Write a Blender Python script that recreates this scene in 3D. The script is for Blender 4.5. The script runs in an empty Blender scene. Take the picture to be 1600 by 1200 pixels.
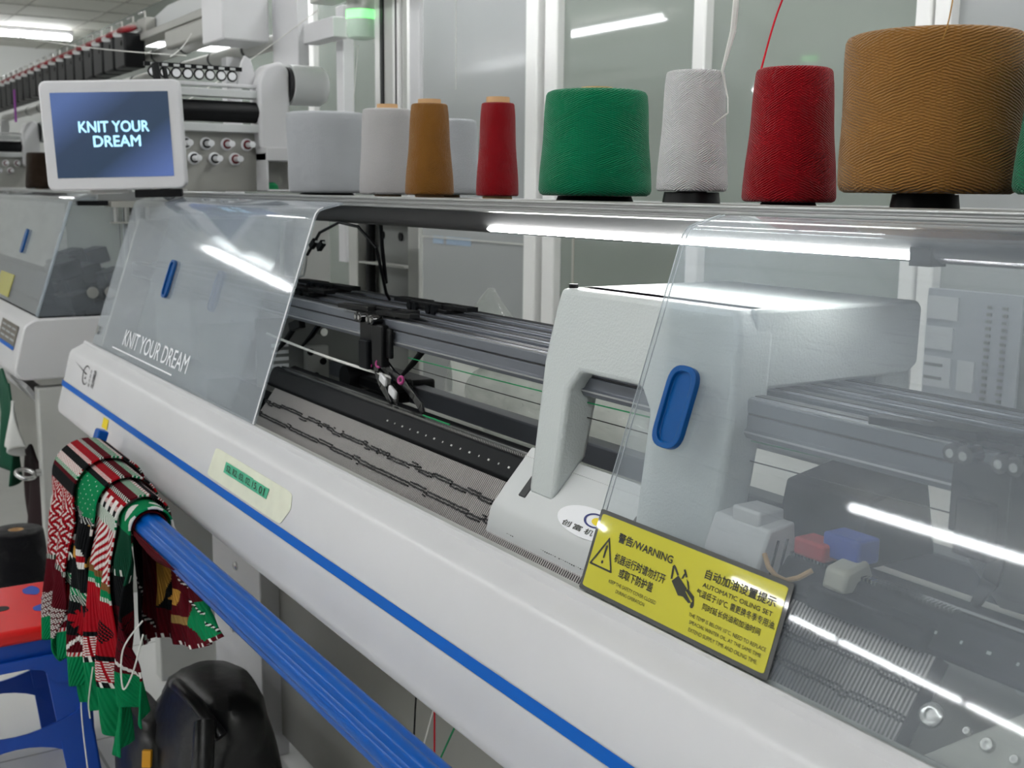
import bpy, bmesh, math, random
from mathutils import Vector, Matrix
random.seed(7)
S = bpy.context.scene
COL = S.collection
PI = math.pi
H = 1.45                                            # eye height of the photograph

# ------------------------------------------------------------------ camera
cam_d = bpy.data.cameras.new('camera')
cam = bpy.data.objects.new('camera', cam_d)
COL.objects.link(cam)
cam_d.sensor_width = 36.0
cam_d.lens = 40.5
cam_d.clip_start = 0.02
cam_d.clip_end = 60
cam_d.dof.use_dof = True
cam_d.dof.focus_distance = 1.45
cam_d.dof.aperture_fstop = 11.0
_r = Vector((0.53432, 0.84521, 0.01065))
_u = Vector((-0.14526, 0.07940, 0.98620))
_b = Vector((0.83271, -0.52849, 0.16520))
cam.matrix_world = Matrix(((_r.x, _u.x, _b.x, 0), (_r.y, _u.y, _b.y, 0), (_r.z, _u.z, _b.z, H), (0, 0, 0, 1)))
S.camera = cam

# ------------------------------------------------------------------ world, exposure
w = bpy.data.worlds.new('world')
S.world = w
w.use_nodes = True
w.node_tree.nodes['Background'].inputs[0].default_value = (0.9, 0.95, 1, 1)
w.node_tree.nodes['Background'].inputs[1].default_value = 0.3
S.view_settings.view_transform = 'Standard'
S.view_settings.look = 'None'
S.view_settings.gamma = 1
S.view_settings.use_curve_mapping = False
S.view_settings.exposure = 0.42
TUBE_POWER = 30.0
S.cycles.max_bounces = 10
S.cycles.transparent_max_bounces = 24
S.cycles.caustics_reflective = False
S.cycles.caustics_refractive = False
S.cycles.sample_clamp_indirect = 6.0

# ------------------------------------------------------------------ materials
def lin(c):
    out = []
    for v in c:
        v /= 255.0
        out.append(v / 12.92 if v <= 0.04045 else ((v + 0.055) / 1.055) ** 2.4)
    return (*out, 1.0)

def base_mat(name):
    m = bpy.data.materials.new(name)
    m.use_nodes = True
    return m, m.node_tree.nodes, m.node_tree.links, m.node_tree.nodes['Principled BSDF']

def mat(name, rgb, rough=0.5, metal=0.0, spec=0.5, var=0.0, vscale=6.0, bump=0.0, bscale=200.0, coat=0.0):
    m, N, L, P = base_mat(name)
    P.inputs['Roughness'].default_value = rough
    P.inputs['Metallic'].default_value = metal
    P.inputs['Specular IOR Level'].default_value = spec
    P.inputs['Coat Weight'].default_value = coat
    c = lin(rgb)
    P.inputs['Base Color'].default_value = c
    if var or bump:
        tc = N.new('ShaderNodeTexCoord')
    if var:
        nz = N.new('ShaderNodeTexNoise'); nz.inputs['Scale'].default_value = vscale; nz.inputs['Detail'].default_value = 5
        L.new(tc.outputs['Object'], nz.inputs['Vector'])
        rp = N.new('ShaderNodeValToRGB')
        rp.color_ramp.elements[0].position = 0.3; rp.color_ramp.elements[1].position = 0.7
        rp.color_ramp.elements[0].color = (c[0]*(1-var), c[1]*(1-var), c[2]*(1-var), 1)
        rp.color_ramp.elements[1].color = (min(1, c[0]*(1+var)), min(1, c[1]*(1+var)), min(1, c[2]*(1+var)), 1)
        L.new(nz.outputs['Fac'], rp.inputs['Fac']); L.new(rp.outputs['Color'], P.inputs['Base Color'])
    if bump:
        n2 = N.new('ShaderNodeTexNoise'); n2.inputs['Scale'].default_value = bscale; n2.inputs['Detail'].default_value = 2
        L.new(tc.outputs['Object'], n2.inputs['Vector'])
        bp = N.new('ShaderNodeBump'); bp.inputs['Strength'].default_value = bump; bp.inputs['Distance'].default_value = 0.002
        L.new(n2.outputs['Fac'], bp.inputs['Height']); L.new(bp.outputs['Normal'], P.inputs['Normal'])
    return m

def emit(name, rgb, strength):
    m, N, L, P = base_mat(name)
    P.inputs['Base Color'].default_value = (0.8, 0.8, 0.8, 1)
    P.inputs['Emission Color'].default_value = lin(rgb)
    P.inputs['Emission Strength'].default_value = strength
    return m

def acrylic(name, haze_lo, haze_hi, gloss=0.03, tint=(0.96, 0.975, 0.97), scale=7.0, haze_col=(208, 217, 229), through=0.25):
    """clear plastic sheet with milky scuffs: per-surface haze between haze_lo and haze_hi"""
    m, N, L, P = base_mat(name)
    N.remove(P)
    out = N['Material Output']
    tr = N.new('ShaderNodeBsdfTransparent'); tr.inputs[0].default_value = (*tint, 1)
    df = N.new('ShaderNodeBsdfDiffuse'); df.inputs[0].default_value = lin(haze_col)
    tl = N.new('ShaderNodeBsdfTranslucent'); tl.inputs[0].default_value = lin(haze_col)
    hz = N.new('ShaderNodeMixShader'); hz.inputs[0].default_value = through
    L.new(df.outputs[0], hz.inputs[1]); L.new(tl.outputs[0], hz.inputs[2])
    tc = N.new('ShaderNodeTexCoord')
    nz = N.new('ShaderNodeTexNoise'); nz.inputs['Scale'].default_value = scale; nz.inputs['Detail'].default_value = 6
    mp = N.new('ShaderNodeMapping'); mp.inputs['Scale'].default_value = (1, 2.5, 2.5)
    L.new(tc.outputs['Object'], mp.inputs[0]); L.new(mp.outputs[0], nz.inputs['Vector'])
    mr = N.new('ShaderNodeMapRange'); mr.inputs[1].default_value = 0.3; mr.inputs[2].default_value = 0.7
    mr.inputs[3].default_value = haze_lo; mr.inputs[4].default_value = haze_hi
    L.new(nz.outputs['Fac'], mr.inputs[0])
    # fine scratches running along the sheet
    mp2 = N.new('ShaderNodeMapping'); mp2.inputs['Scale'].default_value = (9, 160, 160); mp2.inputs['Rotation'].default_value = (0, 0, 0.1)
    n2 = N.new('ShaderNodeTexNoise'); n2.inputs['Scale'].default_value = 1.6; n2.inputs['Detail'].default_value = 3
    L.new(tc.outputs['Object'], mp2.inputs[0]); L.new(mp2.outputs[0], n2.inputs['Vector'])
    mr2 = N.new('ShaderNodeMapRange'); mr2.inputs[1].default_value = 0.62; mr2.inputs[2].default_value = 0.8
    mr2.inputs[3].default_value = 0.0; mr2.inputs[4].default_value = 0.12
    L.new(n2.outputs['Fac'], mr2.inputs[0])
    ad = N.new('ShaderNodeMath'); ad.operation = 'ADD'
    L.new(mr.outputs[0], ad.inputs[0]); L.new(mr2.outputs[0], ad.inputs[1])
    m1 = N.new('ShaderNodeMixShader')
    L.new(ad.outputs[0], m1.inputs[0]); L.new(tr.outputs[0], m1.inputs[1]); L.new(hz.outputs[0], m1.inputs[2])
    gl = N.new('ShaderNodeBsdfGlossy'); gl.inputs['Roughness'].default_value = gloss; gl.inputs[0].default_value = (1, 1, 1, 1)
    fr = N.new('ShaderNodeFresnel'); ge = N.new('ShaderNodeNewGeometry')
    io = N.new('ShaderNodeMapRange'); io.inputs[3].default_value = 1.42; io.inputs[4].default_value = 1/1.42   # the same index seen from inside the sheet
    L.new(ge.outputs['Backfacing'], io.inputs[0]); L.new(io.outputs[0], fr.inputs[0])
    m2 = N.new('ShaderNodeMixShader')
    L.new(fr.outputs[0], m2.inputs[0]); L.new(m1.outputs[0], m2.inputs[1]); L.new(gl.outputs[0], m2.inputs[2])
    L.new(m2.outputs[0], out.inputs[0])
    return m

def yarn(name, rgb, bump=0.8, freq=110.0):
    """wound yarn: two crossing diagonal wave fields on the lathe's UVs"""
    m, N, L, P = base_mat(name)
    c = lin(rgb)
    P.inputs['Roughness'].default_value = 0.9
    P.inputs['Specular IOR Level'].default_value = 0.15
    P.inputs['Sheen Weight'].default_value = 0.25
    P.inputs['Sheen Roughness'].default_value = 0.4
    uv = N.new('ShaderNodeUVMap')
    hs = []
    for ang in (0.30, -0.36):
        mp = N.new('ShaderNodeMapping'); mp.inputs['Rotation'].default_value = (0, 0, ang)
        L.new(uv.outputs[0], mp.inputs[0])
        wv = N.new('ShaderNodeTexWave'); wv.wave_type = 'BANDS'; wv.bands_direction = 'Y'
        wv.inputs['Scale'].default_value = freq; wv.inputs['Distortion'].default_value = 3.0
        wv.inputs['Detail'].default_value = 2; wv.inputs['Detail Scale'].default_value = 1.2
        L.new(mp.outputs[0], wv.inputs[0]); hs.append(wv)
    ns = N.new('ShaderNodeTexNoise'); ns.inputs['Scale'].default_value = 16; L.new(uv.outputs[0], ns.inputs['Vector'])
    mx = N.new('ShaderNodeMix'); mx.data_type = 'FLOAT'
    sh = N.new('ShaderNodeMapRange'); sh.inputs[1].default_value = 0.42; sh.inputs[2].default_value = 0.58; L.new(ns.outputs['Fac'], sh.inputs[0]); L.new(sh.outputs[0], mx.inputs[0]); L.new(hs[0].outputs['Fac'], mx.inputs[2]); L.new(hs[1].outputs['Fac'], mx.inputs[3])
    bp = N.new('ShaderNodeBump'); bp.inputs['Strength'].default_value = bump; bp.inputs['Distance'].default_value = 0.0015
    L.new(mx.outputs[0], bp.inputs['Height']); L.new(bp.outputs['Normal'], P.inputs['Normal'])
    rp = N.new('ShaderNodeValToRGB')
    rp.color_ramp.elements[0].color = (c[0]*0.8, c[1]*0.8, c[2]*0.8, 1)
    rp.color_ramp.elements[1].color = (min(1, c[0]*1.12), min(1, c[1]*1.12), min(1, c[2]*1.12), 1)
    L.new(mx.outputs[0], rp.inputs['Fac']); L.new(rp.outputs['Color'], P.inputs['Base Color'])
    return m

M = dict(
    white=mat('white_paint', (214, 214, 216), 0.32, var=0.03, vscale=5),
    cream=mat('textured_grey_white_paint', (198, 204, 203), 0.34, bump=0.4, bscale=320),
    plate=mat('light_grey_plate', (200, 203, 203), 0.4),
    grey=mat('grey_sheet_metal', (166, 166, 160), 0.42, metal=0.1, var=0.1, vscale=3),
    greyl=mat('pale_grey_metal', (190, 191, 187), 0.45, var=0.05),
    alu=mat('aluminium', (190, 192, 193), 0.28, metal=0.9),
    steel=mat('bright_steel', (205, 205, 205), 0.2, metal=1.0),
    rail=mat('dark_anodised_rail', (104, 108, 116), 0.36, metal=0.3),
    raild=mat('black_slot', (26, 27, 30), 0.5),
    black=mat('black_plastic', (10, 11, 13), 0.42, spec=0.2),
    blackm=mat('black_metal', (15, 17, 20), 0.5, spec=0.1),
    bed=mat('needle_bed_dark', (30, 28, 28), 0.5, metal=0.2),
    needle=mat('needle_grey', (166, 162, 160), 0.4, metal=0.2),
    blue=mat('blue_tape', (0, 92, 184), 0.45, spec=0.2),
    bluebar=mat('blue_lacquer', (0, 76, 158), 0.3, spec=0.16),
    handle=mat('blue_handle', (0, 74, 138), 0.3, spec=0.3),
    yellow=mat('yellow_sign', (196, 190, 30), 0.4, coat=1.0),
    ytag=mat('yellow_tag', (238, 212, 10), 0.5),
    ink=mat('black_ink', (40, 42, 32), 0.5),
    signframe=mat('dark_grey_sign_border', (62, 64, 64), 0.45, coat=1.0),
    inkgrey=mat('grey_ink', (95, 95, 98), 0.5),
    greentape=mat('green_tape', (75, 178, 140), 0.5),
    cream_tape=mat('yellowed_tape', (232, 234, 214), 0.45, var=0.04, vscale=30),
    etched=mat('white_print', (245, 246, 248), 0.6),
    navy=mat('navy_ink', (22, 34, 110), 0.5),
    sticker=mat('white_sticker', (240, 241, 244), 0.35),
    tube_card=mat('cardboard_tube', (200, 160, 115), 0.75),
    red_pl=mat('red_plastic', (214, 16, 18), 0.3),
    blue_pl=mat('blue_plastic', (8, 72, 176), 0.32),
    bag=mat('black_backpack_fabric', (14, 15, 17), 0.36, bump=0.9, bscale=22),
    floor_thread=mat('white_yarn_end', (225, 225, 220), 0.9),
    green_y=mat('green_yarn_end', (20, 130, 80), 0.9),
    red_y=mat('red_yarn_end', (205, 25, 45), 0.9),
    black_y=mat('black_yarn_end', (30, 30, 30), 0.9),
    tan_y=mat('tan_yarn_end', (170, 125, 60), 0.9),
    purple=mat('purple_ribbon', (140, 50, 150), 0.7),
    pink=mat('pink_eyelet', (158, 40, 112), 0.35),
    cable_tan=mat('tan_cable', (190, 150, 95), 0.5),
    redwire=mat('red_wiring', (170, 40, 45), 0.5),
    connblue=mat('blue_connector', (30, 70, 165), 0.4),
    wall_white=mat('painted_wall', (222, 223, 220), 0.6),
    wall_grey=mat('grey_white_panel', (196, 200, 198), 0.35),
    mullion=mat('white_aluminium_profile', (236, 236, 234), 0.3),
    ceil=mat('ceiling_tile_white', (226, 224, 216), 0.8),
    tilejoint=mat('ceiling_joint', (170, 168, 160), 0.8),
    dark_inner=mat('column_steel', (128, 130, 128), 0.55),
    paper=mat('notice_paper', (168, 171, 174), 0.7),
    paper_d=mat('notice_dark_print', (138, 142, 149), 0.7),
    brownlabel=mat('brown_label', (104, 98, 90), 0.5),
    redcap=mat('dark_red_disc', (118, 8, 24), 0.35),
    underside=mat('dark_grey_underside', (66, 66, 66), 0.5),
    brush=mat('ivory_plastic', (186, 184, 170), 0.5),
    shelf_alu=mat('brushed_shelf_profile', (176, 177, 176), 0.36, metal=0.85),
    edgeline=mat('acrylic_edge_line', (178, 184, 188), 0.4),
    bluegrey=mat('pale_blue_label', (140, 158, 178), 0.6),
    bright_white=mat('bright_white_sheet', (240, 240, 236), 0.5),
    gloss_black=mat('glossy_black_steel', (12, 13, 15), 0.18, spec=0.6),
    led=emit('led_strip', (252, 253, 252), 42.0),
    tube=emit('fluorescent_tube', (250, 252, 254), TUBE_POWER),
    greenlamp=emit('green_lamp_glow', (60, 255, 80), 1.6),
    lampglass=mat('pale_lamp_dome', (215, 240, 220), 0.2),
    cover=acrylic('scuffed_clear_acrylic', 0.12, 0.20),
    coverhazy=acrylic('milky_acrylic', 0.24, 0.32, gloss=0.05),
    coverinner=acrylic('milky_acrylic_inner', 0.12, 0.2, gloss=0.05),
    coveredge=acrylic('acrylic_cut_edge', 0.3, 0.4, gloss=0.08),
    polybag=acrylic('crumpled_polythene', 0.06, 0.26, gloss=0.1, scale=14, haze_col=(240, 240, 236), through=0.7),
    tag=mat('amber_label', (232, 165, 20), 0.5),
)

# glossy back-painted glass of the partition
def glass_panel(name, rgb, rough):
    m, N, L, P = base_mat(name)
    P.inputs['Base Color'].default_value = lin(rgb)
    P.inputs['Roughness'].default_value = rough
    P.inputs['Specular IOR Level'].default_value = 0.55
    return m
M['glassdark'] = glass_panel('frosted_grey_green_glass', (134, 141, 135), 0.03)
M['glasslight'] = glass_panel('frosted_pale_glass', (154, 157, 157), 0.16)

# screen: dark blue with a lighter diagonal band, glowing softly
def screen_mat():
    m, N, L, P = base_mat('lit_screen')
    uv = N.new('ShaderNodeUVMap')
    mp = N.new('ShaderNodeMapping'); mp.inputs['Rotation'].default_value = (0, 0, -PI/4)
    L.new(uv.outputs[0], mp.inputs[0])
    sx = N.new('ShaderNodeSeparateXYZ'); L.new(mp.outputs[0], sx.inputs[0])
    rp = N.new('ShaderNodeValToRGB')
    e = rp.color_ramp.elements
    e[0].position = 0.05; e[0].color = lin((82, 104, 160))
    e[1].position = 0.36; e[1].color = lin((40, 58, 80))
    x = e.new(0.62); x.color = lin((44, 60, 84))
    x = e.new(0.9); x.color = lin((80, 102, 152))
    ma = N.new('ShaderNodeMath'); ma.operation = 'MULTIPLY_ADD'; ma.inputs[1].default_value = 0.72; ma.inputs[2].default_value = 0.5
    L.new(sx.outputs['Y'], ma.inputs[0])
    L.new(ma.outputs[0], rp.inputs['Fac'])
    L.new(rp.outputs['Color'], P.inputs['Emission Color'])
    P.inputs['Emission Strength'].default_value = 0.8
    P.inputs['Base Color'].default_value = (0.01, 0.012, 0.016, 1)
    P.inputs['Roughness'].default_value = 0.25
    return m
M['screen'] = screen_mat()

def sheet_mat():
    m, N, L, P = base_mat('white_polythene_sheet')
    tl = N.new('ShaderNodeBsdfTranslucent'); tl.inputs[0].default_value = lin((240, 240, 234))
    P.inputs['Base Color'].default_value = lin((235, 235, 230)); P.inputs['Roughness'].default_value = 0.5
    mx = N.new('ShaderNodeMixShader'); mx.inputs[0].default_value = 0.65
    L.new(P.outputs[0], mx.inputs[1]); L.new(tl.outputs[0], mx.inputs[2]); L.new(mx.outputs[0], N['Material Output'].inputs[0])
    return m
M['sheet'] = sheet_mat()
M['screentext'] = emit('lit_screen_text', (85, 195, 240), 0.75)

def floor_mat():
    m, N, L, P = base_mat('white_floor_tile')
    tc = N.new('ShaderNodeTexCoord')
    br = N.new('ShaderNodeTexBrick'); br.offset = 0; br.inputs['Scale'].default_value = 1
    br.inputs['Mortar Size'].default_value = 0.004
    br.inputs['Brick Width'].default_value = 0.6; br.inputs['Row Height'].default_value = 0.6
    br.inputs['Color1'].default_value = lin((226, 226, 224)); br.inputs['Color2'].default_value = lin((220, 220, 218))
    br.inputs['Mortar'].default_value = lin((175, 175, 172))
    L.new(tc.outputs['Object'], br.inputs['Vector'])
    L.new(br.outputs['Color'], P.inputs['Base Color'])
    P.inputs['Roughness'].default_value = 0.25
    return m
M['floor'] = floor_mat()

def knit_mat():
    m, N, L, P = base_mat('jacquard_knit')
    at = N.new('ShaderNodeVertexColor'); at.layer_name = 'pattern'
    L.new(at.outputs['Color'], P.inputs['Base Color'])
    P.inputs['Roughness'].default_value = 0.95
    P.inputs['Specular IOR Level'].default_value = 0.1
    uv = N.new('ShaderNodeUVMap')
    wv = N.new('ShaderNodeTexWave'); wv.inputs['Scale'].default_value = 16; wv.inputs['Distortion'].default_value = 0.6
    L.new(uv.outputs[0], wv.inputs[0])
    bp = N.new('ShaderNodeBump'); bp.inputs['Strength'].default_value = 0.7; bp.inputs['Distance'].default_value = 0.003
    L.new(wv.outputs['Fac'], bp.inputs['Height']); L.new(bp.outputs['Normal'], P.inputs['Normal'])
    return m
M['knit'] = knit_mat()

# ------------------------------------------------------------------ mesh helpers
class MB:
    def __init__(s):
        s.v = []; s.f = []; s.uv = {}
    def add(s, vs, fs):
        b = len(s.v)
        s.v += [Vector(p) for p in vs]
        s.f += [tuple(i + b for i in f) for f in fs]
        return s
    def box(s, a, b):
        (x0, y0, z0), (x1, y1, z1) = a, b
        return s.add([(x0,y0,z0),(x1,y0,z0),(x1,y1,z0),(x0,y1,z0),(x0,y0,z1),(x1,y0,z1),(x1,y1,z1),(x0,y1,z1)],
                     [(0,3,2,1),(4,5,6,7),(0,1,5,4),(1,2,6,5),(2,3,7,6),(3,0,4,7)])
    def obox(s, c, u, v, n, hu, hv, hn):
        c = Vector(c); u = Vector(u).normalized()*hu; v = Vector(v).normalized()*hv; n = Vector(n).normalized()*hn
        vs = [c+u*a+v*b+n*d for d in (-1, 1) for a, b in ((-1,-1),(1,-1),(1,1),(-1,1))]
        return s.add(vs, [(0,3,2,1),(4,5,6,7),(0,1,5,4),(1,2,6,5),(2,3,7,6),(3,0,4,7)])
    def prism(s, poly, axis, a, b):
        """poly in the plane across axis; x: (y,z)  y: (x,z)  z: (x,y)"""
        n = len(poly)
        def P(p, t):
            return {'x': (t, p[0], p[1]), 'y': (p[0], t, p[1]), 'z': (p[0], p[1], t)}[axis]
        vs = [P(p, a) for p in poly] + [P(p, b) for p in poly]
        fs = [tuple(range(n-1, -1, -1)), tuple(range(n, 2*n))]
        fs += [(i, (i+1) % n, n+(i+1) % n, n+i) for i in range(n)]
        return s.add(vs, fs)
    def slab(s, pts, off):
        """closed polygon of 3-D points thickened by the vector off"""
        n = len(pts); off = Vector(off)
        vs = [Vector(p) for p in pts] + [Vector(p)+off for p in pts]
        fs = [tuple(range(n-1, -1, -1)), tuple(range(n, 2*n))]
        fs += [(i, (i+1) % n, n+(i+1) % n, n+i) for i in range(n)]
        return s.add(vs, fs)
    def lathe(s, c, prof, seg=32, axis=(0, 0, 1), cap=True):
        """prof: (radius, height along axis)"""
        c = Vector(c); ax = Vector(axis).normalized()
        e1 = ax.orthogonal().normalized(); e2 = ax.cross(e1)
        vs = []
        for r, h in prof:
            for k in range(seg):
                t = 2*PI*k/seg
                vs.append(c + ax*h + (e1*math.cos(t)+e2*math.sin(t))*r)
        fs = []
        b0 = len(s.f)
        for i in range(len(prof)-1):
            for k in range(seg):
                k2 = (k+1) % seg
                s.uv[b0+len(fs)] = [(k/seg*0.5, prof[i][1]), ((k+1)/seg*0.5, prof[i][1]), ((k+1)/seg*0.5, prof[i+1][1]), (k/seg*0.5, prof[i+1][1])]
                fs.append((i*seg+k, i*seg+k2, (i+1)*seg+k2, (i+1)*seg+k))
        if cap:
            fs.append(tuple(range(seg-1, -1, -1)))
            fs.append(tuple(range((len(prof)-1)*seg, len(prof)*seg)))
        return s.add(vs, fs)
    def cyl(s, a, b, r, seg=16, r2=None):
        a = Vector(a); b = Vector(b)
        return s.lathe(a, [(r, 0), (r if r2 is None else r2, (b-a).length)], seg, b-a)
    def tube(s, pts, r, seg=8):
        pts = [Vector(p) for p in pts]
        n = len(pts); rings = []
        up = None
        for i, p in enumerate(pts):
            d = (pts[min(i+1, n-1)] - pts[max(i-1, 0)]).normalized()
            if up is None or abs(up.dot(d)) > 0.98:
                up = d.orthogonal().normalized()
            e1 = (up - d*up.dot(d)).normalized(); e2 = d.cross(e1); up = e1
            rr = r[i] if isinstance(r, (list, tuple)) else r
            rings.append([p+(e1*math.cos(2*PI*k/seg)+e2*math.sin(2*PI*k/seg))*rr for k in range(seg)])
        fs = [(i*seg+k, i*seg+(k+1) % seg, (i+1)*seg+(k+1) % seg, (i+1)*seg+k) for i in range(n-1) for k in range(seg)]
        fs += [tuple(range(seg-1, -1, -1)), tuple(range((n-1)*seg, n*seg))]
        return s.add([q for R in rings for q in R], fs)
    def ring(s, c, axis, R, r, seg=20, sub=8):
        c = Vector(c); ax = Vector(axis).normalized(); e1 = ax.orthogonal().normalized(); e2 = ax.cross(e1)
        vs = []
        for i in range(seg):
            t = 2*PI*i/seg; d = e1*math.cos(t)+e2*math.sin(t)
            for k in range(sub):
                a = 2*PI*k/sub
                vs.append(c+d*(R+r*math.cos(a))+ax*(r*math.sin(a)))
        fs = [(i*sub+k, ((i+1) % seg)*sub+k, ((i+1) % seg)*sub+(k+1) % sub, i*sub+(k+1) % sub) for i in range(seg) for k in range(sub)]
        return s.add(vs, fs)
    def build(s, name, m, parent=None, bevel=0.0, bseg=2, smooth=40, solid=0.0):
        me = bpy.data.meshes.new(name)
        o0 = Vector((0, 0, 0))
        if parent is not None:
            p = parent
            while p is not None:
                o0 += p.location; p = p.parent
        me.from_pydata([tuple(p-o0) for p in s.v], [], s.f)
        if s.uv:
            ul = me.uv_layers.new(name='UVMap')
            for fi, uvs in s.uv.items():
                for li, q in zip(me.polygons[fi].loop_indices, uvs):
                    ul.data[li].uv = q
        bm = bmesh.new(); bm.from_mesh(me)
        bmesh.ops.recalc_face_normals(bm, faces=bm.faces)
        bm.to_mesh(me); bm.free()
        for p in me.polygons:
            p.use_smooth = True
        me.set_sharp_from_angle(angle=math.radians(smooth))
        me.materials.append(m if not isinstance(m, str) else M[m])
        o = bpy.data.objects.new(name, me)
        COL.objects.link(o)
        if parent is not None:
            o.parent = parent
        if solid:
            md = o.modifiers.new('solid', 'SOLIDIFY'); md.thickness = solid; md.offset = 0
        if bevel:
            md = o.modifiers.new('bevel', 'BEVEL'); md.width = bevel; md.segments = bseg; md.limit_method = 'ANGLE'
            md.angle_limit = math.radians(35)
            md.harden_normals = False
        return o

def tag(o, label, cat, group=None):
    o['label'] = label; o['category'] = cat
    if group: o['group'] = group
    return o

def thing(name, label, cat, loc, group=None):
    o = bpy.data.objects.new(name, None)
    o.empty_display_size = 0.05
    COL.objects.link(o); o.location = loc
    return tag(o, label, cat, group)

def struct(o):
    o['kind'] = 'structure'
    return o

def rounded(poly, r, n=5):
    """round every corner of a 2-D polygon"""
    out = []
    k = len(poly)
    for i in range(k):
        p = Vector(poly[i]); a = Vector(poly[i-1]); b = Vector(poly[(i+1) % k])
        da = (a-p); db = (b-p)
        rr = min(r, da.length*0.45, db.length*0.45)
        p0 = p+da.normalized()*rr; p1 = p+db.normalized()*rr
        for j in range(n+1):
            t = j/n
            out.append(tuple(p0*(1-t)**2 + p*2*t*(1-t) + p1*t*t))
    return out

_tcache = {}
def glyphs(body, bold=0.0):
    key = (body, bold)
    if key not in _tcache:
        c = bpy.data.curves.new('lettering', 'FONT'); c.body = body; c.size = 1; c.offset = bold; c.resolution_u = 3
        o = bpy.data.objects.new('lettering', c); COL.objects.link(o)
        dg = bpy.context.evaluated_depsgraph_get()
        me = bpy.data.meshes.new_from_object(o.evaluated_get(dg))
        vs = [v.co.copy() for v in me.vertices]; fs = [tuple(p.vertices) for p in me.polygons]
        bpy.data.objects.remove(o); bpy.data.curves.remove(c); bpy.data.meshes.remove(me)
        _tcache[key] = (vs, fs)
    return _tcache[key]

def text(mb, body, o, u, v, width, height, bold=0.0):
    """lay text on the plane at o (lower left), stretched to width x height"""
    vs, fs = glyphs(body)
    x0 = min(p.x for p in vs); x1 = max(p.x for p in vs); y0 = min(p.y for p in vs); y1 = max(p.y for p in vs)
    u = Vector(u).normalized(); v = Vector(v).normalized(); o = Vector(o)
    b = bold*height*3
    for k, (du, dv) in enumerate(((0, 0), (-b, 0), (b, 0), (0, -b), (0, b)) if bold else ((0, 0),)):
        oo = o+u*du+v*dv+u.cross(v)*(0.00003*k)
        mb.add([oo+u*((p.x-x0)/(x1-x0)*width)+v*((p.y-y0)/(y1-y0)*height) for p in vs], fs)

def V(*a): return Vector(a)

# ------------------------------------------------------------------ the room
WY = 2.6; CZ = H+1.4; X0, X1, YF = -13.0, 3.0, -9.6
struct(MB().box((X0, YF, -0.05), (X1, WY+0.3, 0)).build('floor', 'floor'))
struct(MB().box((X0, YF, CZ), (X1, WY+0.3, CZ+0.05)).build('ceiling', 'ceil'))
struct(MB().box((X0-0.1, YF, 0), (X0, WY+0.3, CZ)).build('wall_left', 'wall_white'))
struct(MB().box((X1, YF, 0), (X1+0.1, WY+0.3, CZ)).build('wall_right', 'wall_white'))
struct(MB().box((X0, YF-0.1, 0), (X1, YF, CZ)).build('wall_front', 'wall_white'))
struct(MB().box((X0, WY+0.06, 0), (X1, WY+0.12, CZ)).build('wall_back', 'wall_white'))
mb = MB()
for k in range(1, 27):
    mb.box((X0+0.6*k-0.006, YF, CZ-0.004), (X0+0.6*k+0.006, WY, CZ+0.002))
for k in range(1, 21):
    mb.box((X0, YF+0.6*k-0.006, CZ-0.004), (X1, YF+0.6*k+0.006, CZ+0.002))
struct(mb.build('trim_1', 'tilejoint'))
# partition panels behind the machines and their white uprights
pan = [(-13, -5.0, 'glassdark'), (-4.94, -3.97, 'glasslight'), (-3.75, -2.97, 'glassdark'), (-2.91, -2.09, 'glassdark'), (-1.98, -1.1, 'glasslight'), (-1.02, 3, 'glasslight')]
for i, (a, b, m) in enumerate(pan):
    struct(MB().box((a, WY, 0.02), (b, WY+0.02, CZ)).build('window_%d' % (i+1), m))
mul = [(-6.2, -6.12), (-5.0, -4.94), (-3.97, -3.885), (-3.835, -3.75), (-2.97, -2.91), (-2.09, -2.04), (-2.03, -1.98), (-1.1, -1.02)]
for i, (a, b) in enumerate(mul):
    struct(MB().box((a, WY-0.035, 0), (b, WY+0.03, CZ)).build('trim_%d' % (i+2), 'mullion', bevel=0.006))
# seams of the pale panel and the low rail of the partition
struct(MB().box((-4.94, WY-0.004, 1.23), (-3.97, WY, 1.236)).build('trim_20', 'greyl'))
struct(MB().box((-3.668, WY-0.004, 0.02), (-3.658, WY, 1.42)).build('trim_21', 'tilejoint'))

def ceiling_light(a, b, label):
    a = V(*a); b = V(*b); d = (b-a).normalized(); c = (a+b)/2
    t = thing('ceiling_light', label, 'light', (c.x, c.y, CZ), 'fluorescent tubes under the ceiling')
    side = d.cross(V(0, 0, 1))
    MB().obox(c+V(0, 0, 0.045), d, side, (0, 0, 1), (b-a).length/2+0.02, 0.022, 0.018).build('housing', 'white', t, bevel=0.004)
    MB().cyl(a, b, 0.024, 14).build('tube', 'tube', t)
    for q in (a, b):
        MB().obox(q+V(0, 0, 0.012), d, side, (0, 0, 1), 0.014, 0.018, 0.022).build('end_cap', 'white', t)
LZ = CZ-0.068
for xs in ((-8.46, -7.16), (-5.3, -4.0), (-3.75, -2.45), (-2.2, -0.9), (-0.65, 0.65), (0.9, 2.2)):
    ceiling_light((xs[0], -0.7, LZ), (xs[1], -0.7, LZ), 'bright tube light in the ceiling row over the aisle, mirrored in the glass')
for xs in ((-4.5, -3.2), (-3.17, -1.87), (-1.84, -0.54)):
    ceiling_light((xs[0], -3.68, LZ), (xs[1], -3.7, LZ), 'bright tube light whose streak shows on the near clear cover')
for xs in ((-8.83, -7.62), (-7.57, -6.36), (-6.31, -5.1), (-5.05, -3.84)):
    ceiling_light((xs[0], -7.69-0.34*(xs[0]+8.83), LZ), (xs[1], -7.69-0.34*(xs[1]+8.83), LZ), 'tube light far across the room, streak over the yellow sign')
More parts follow.
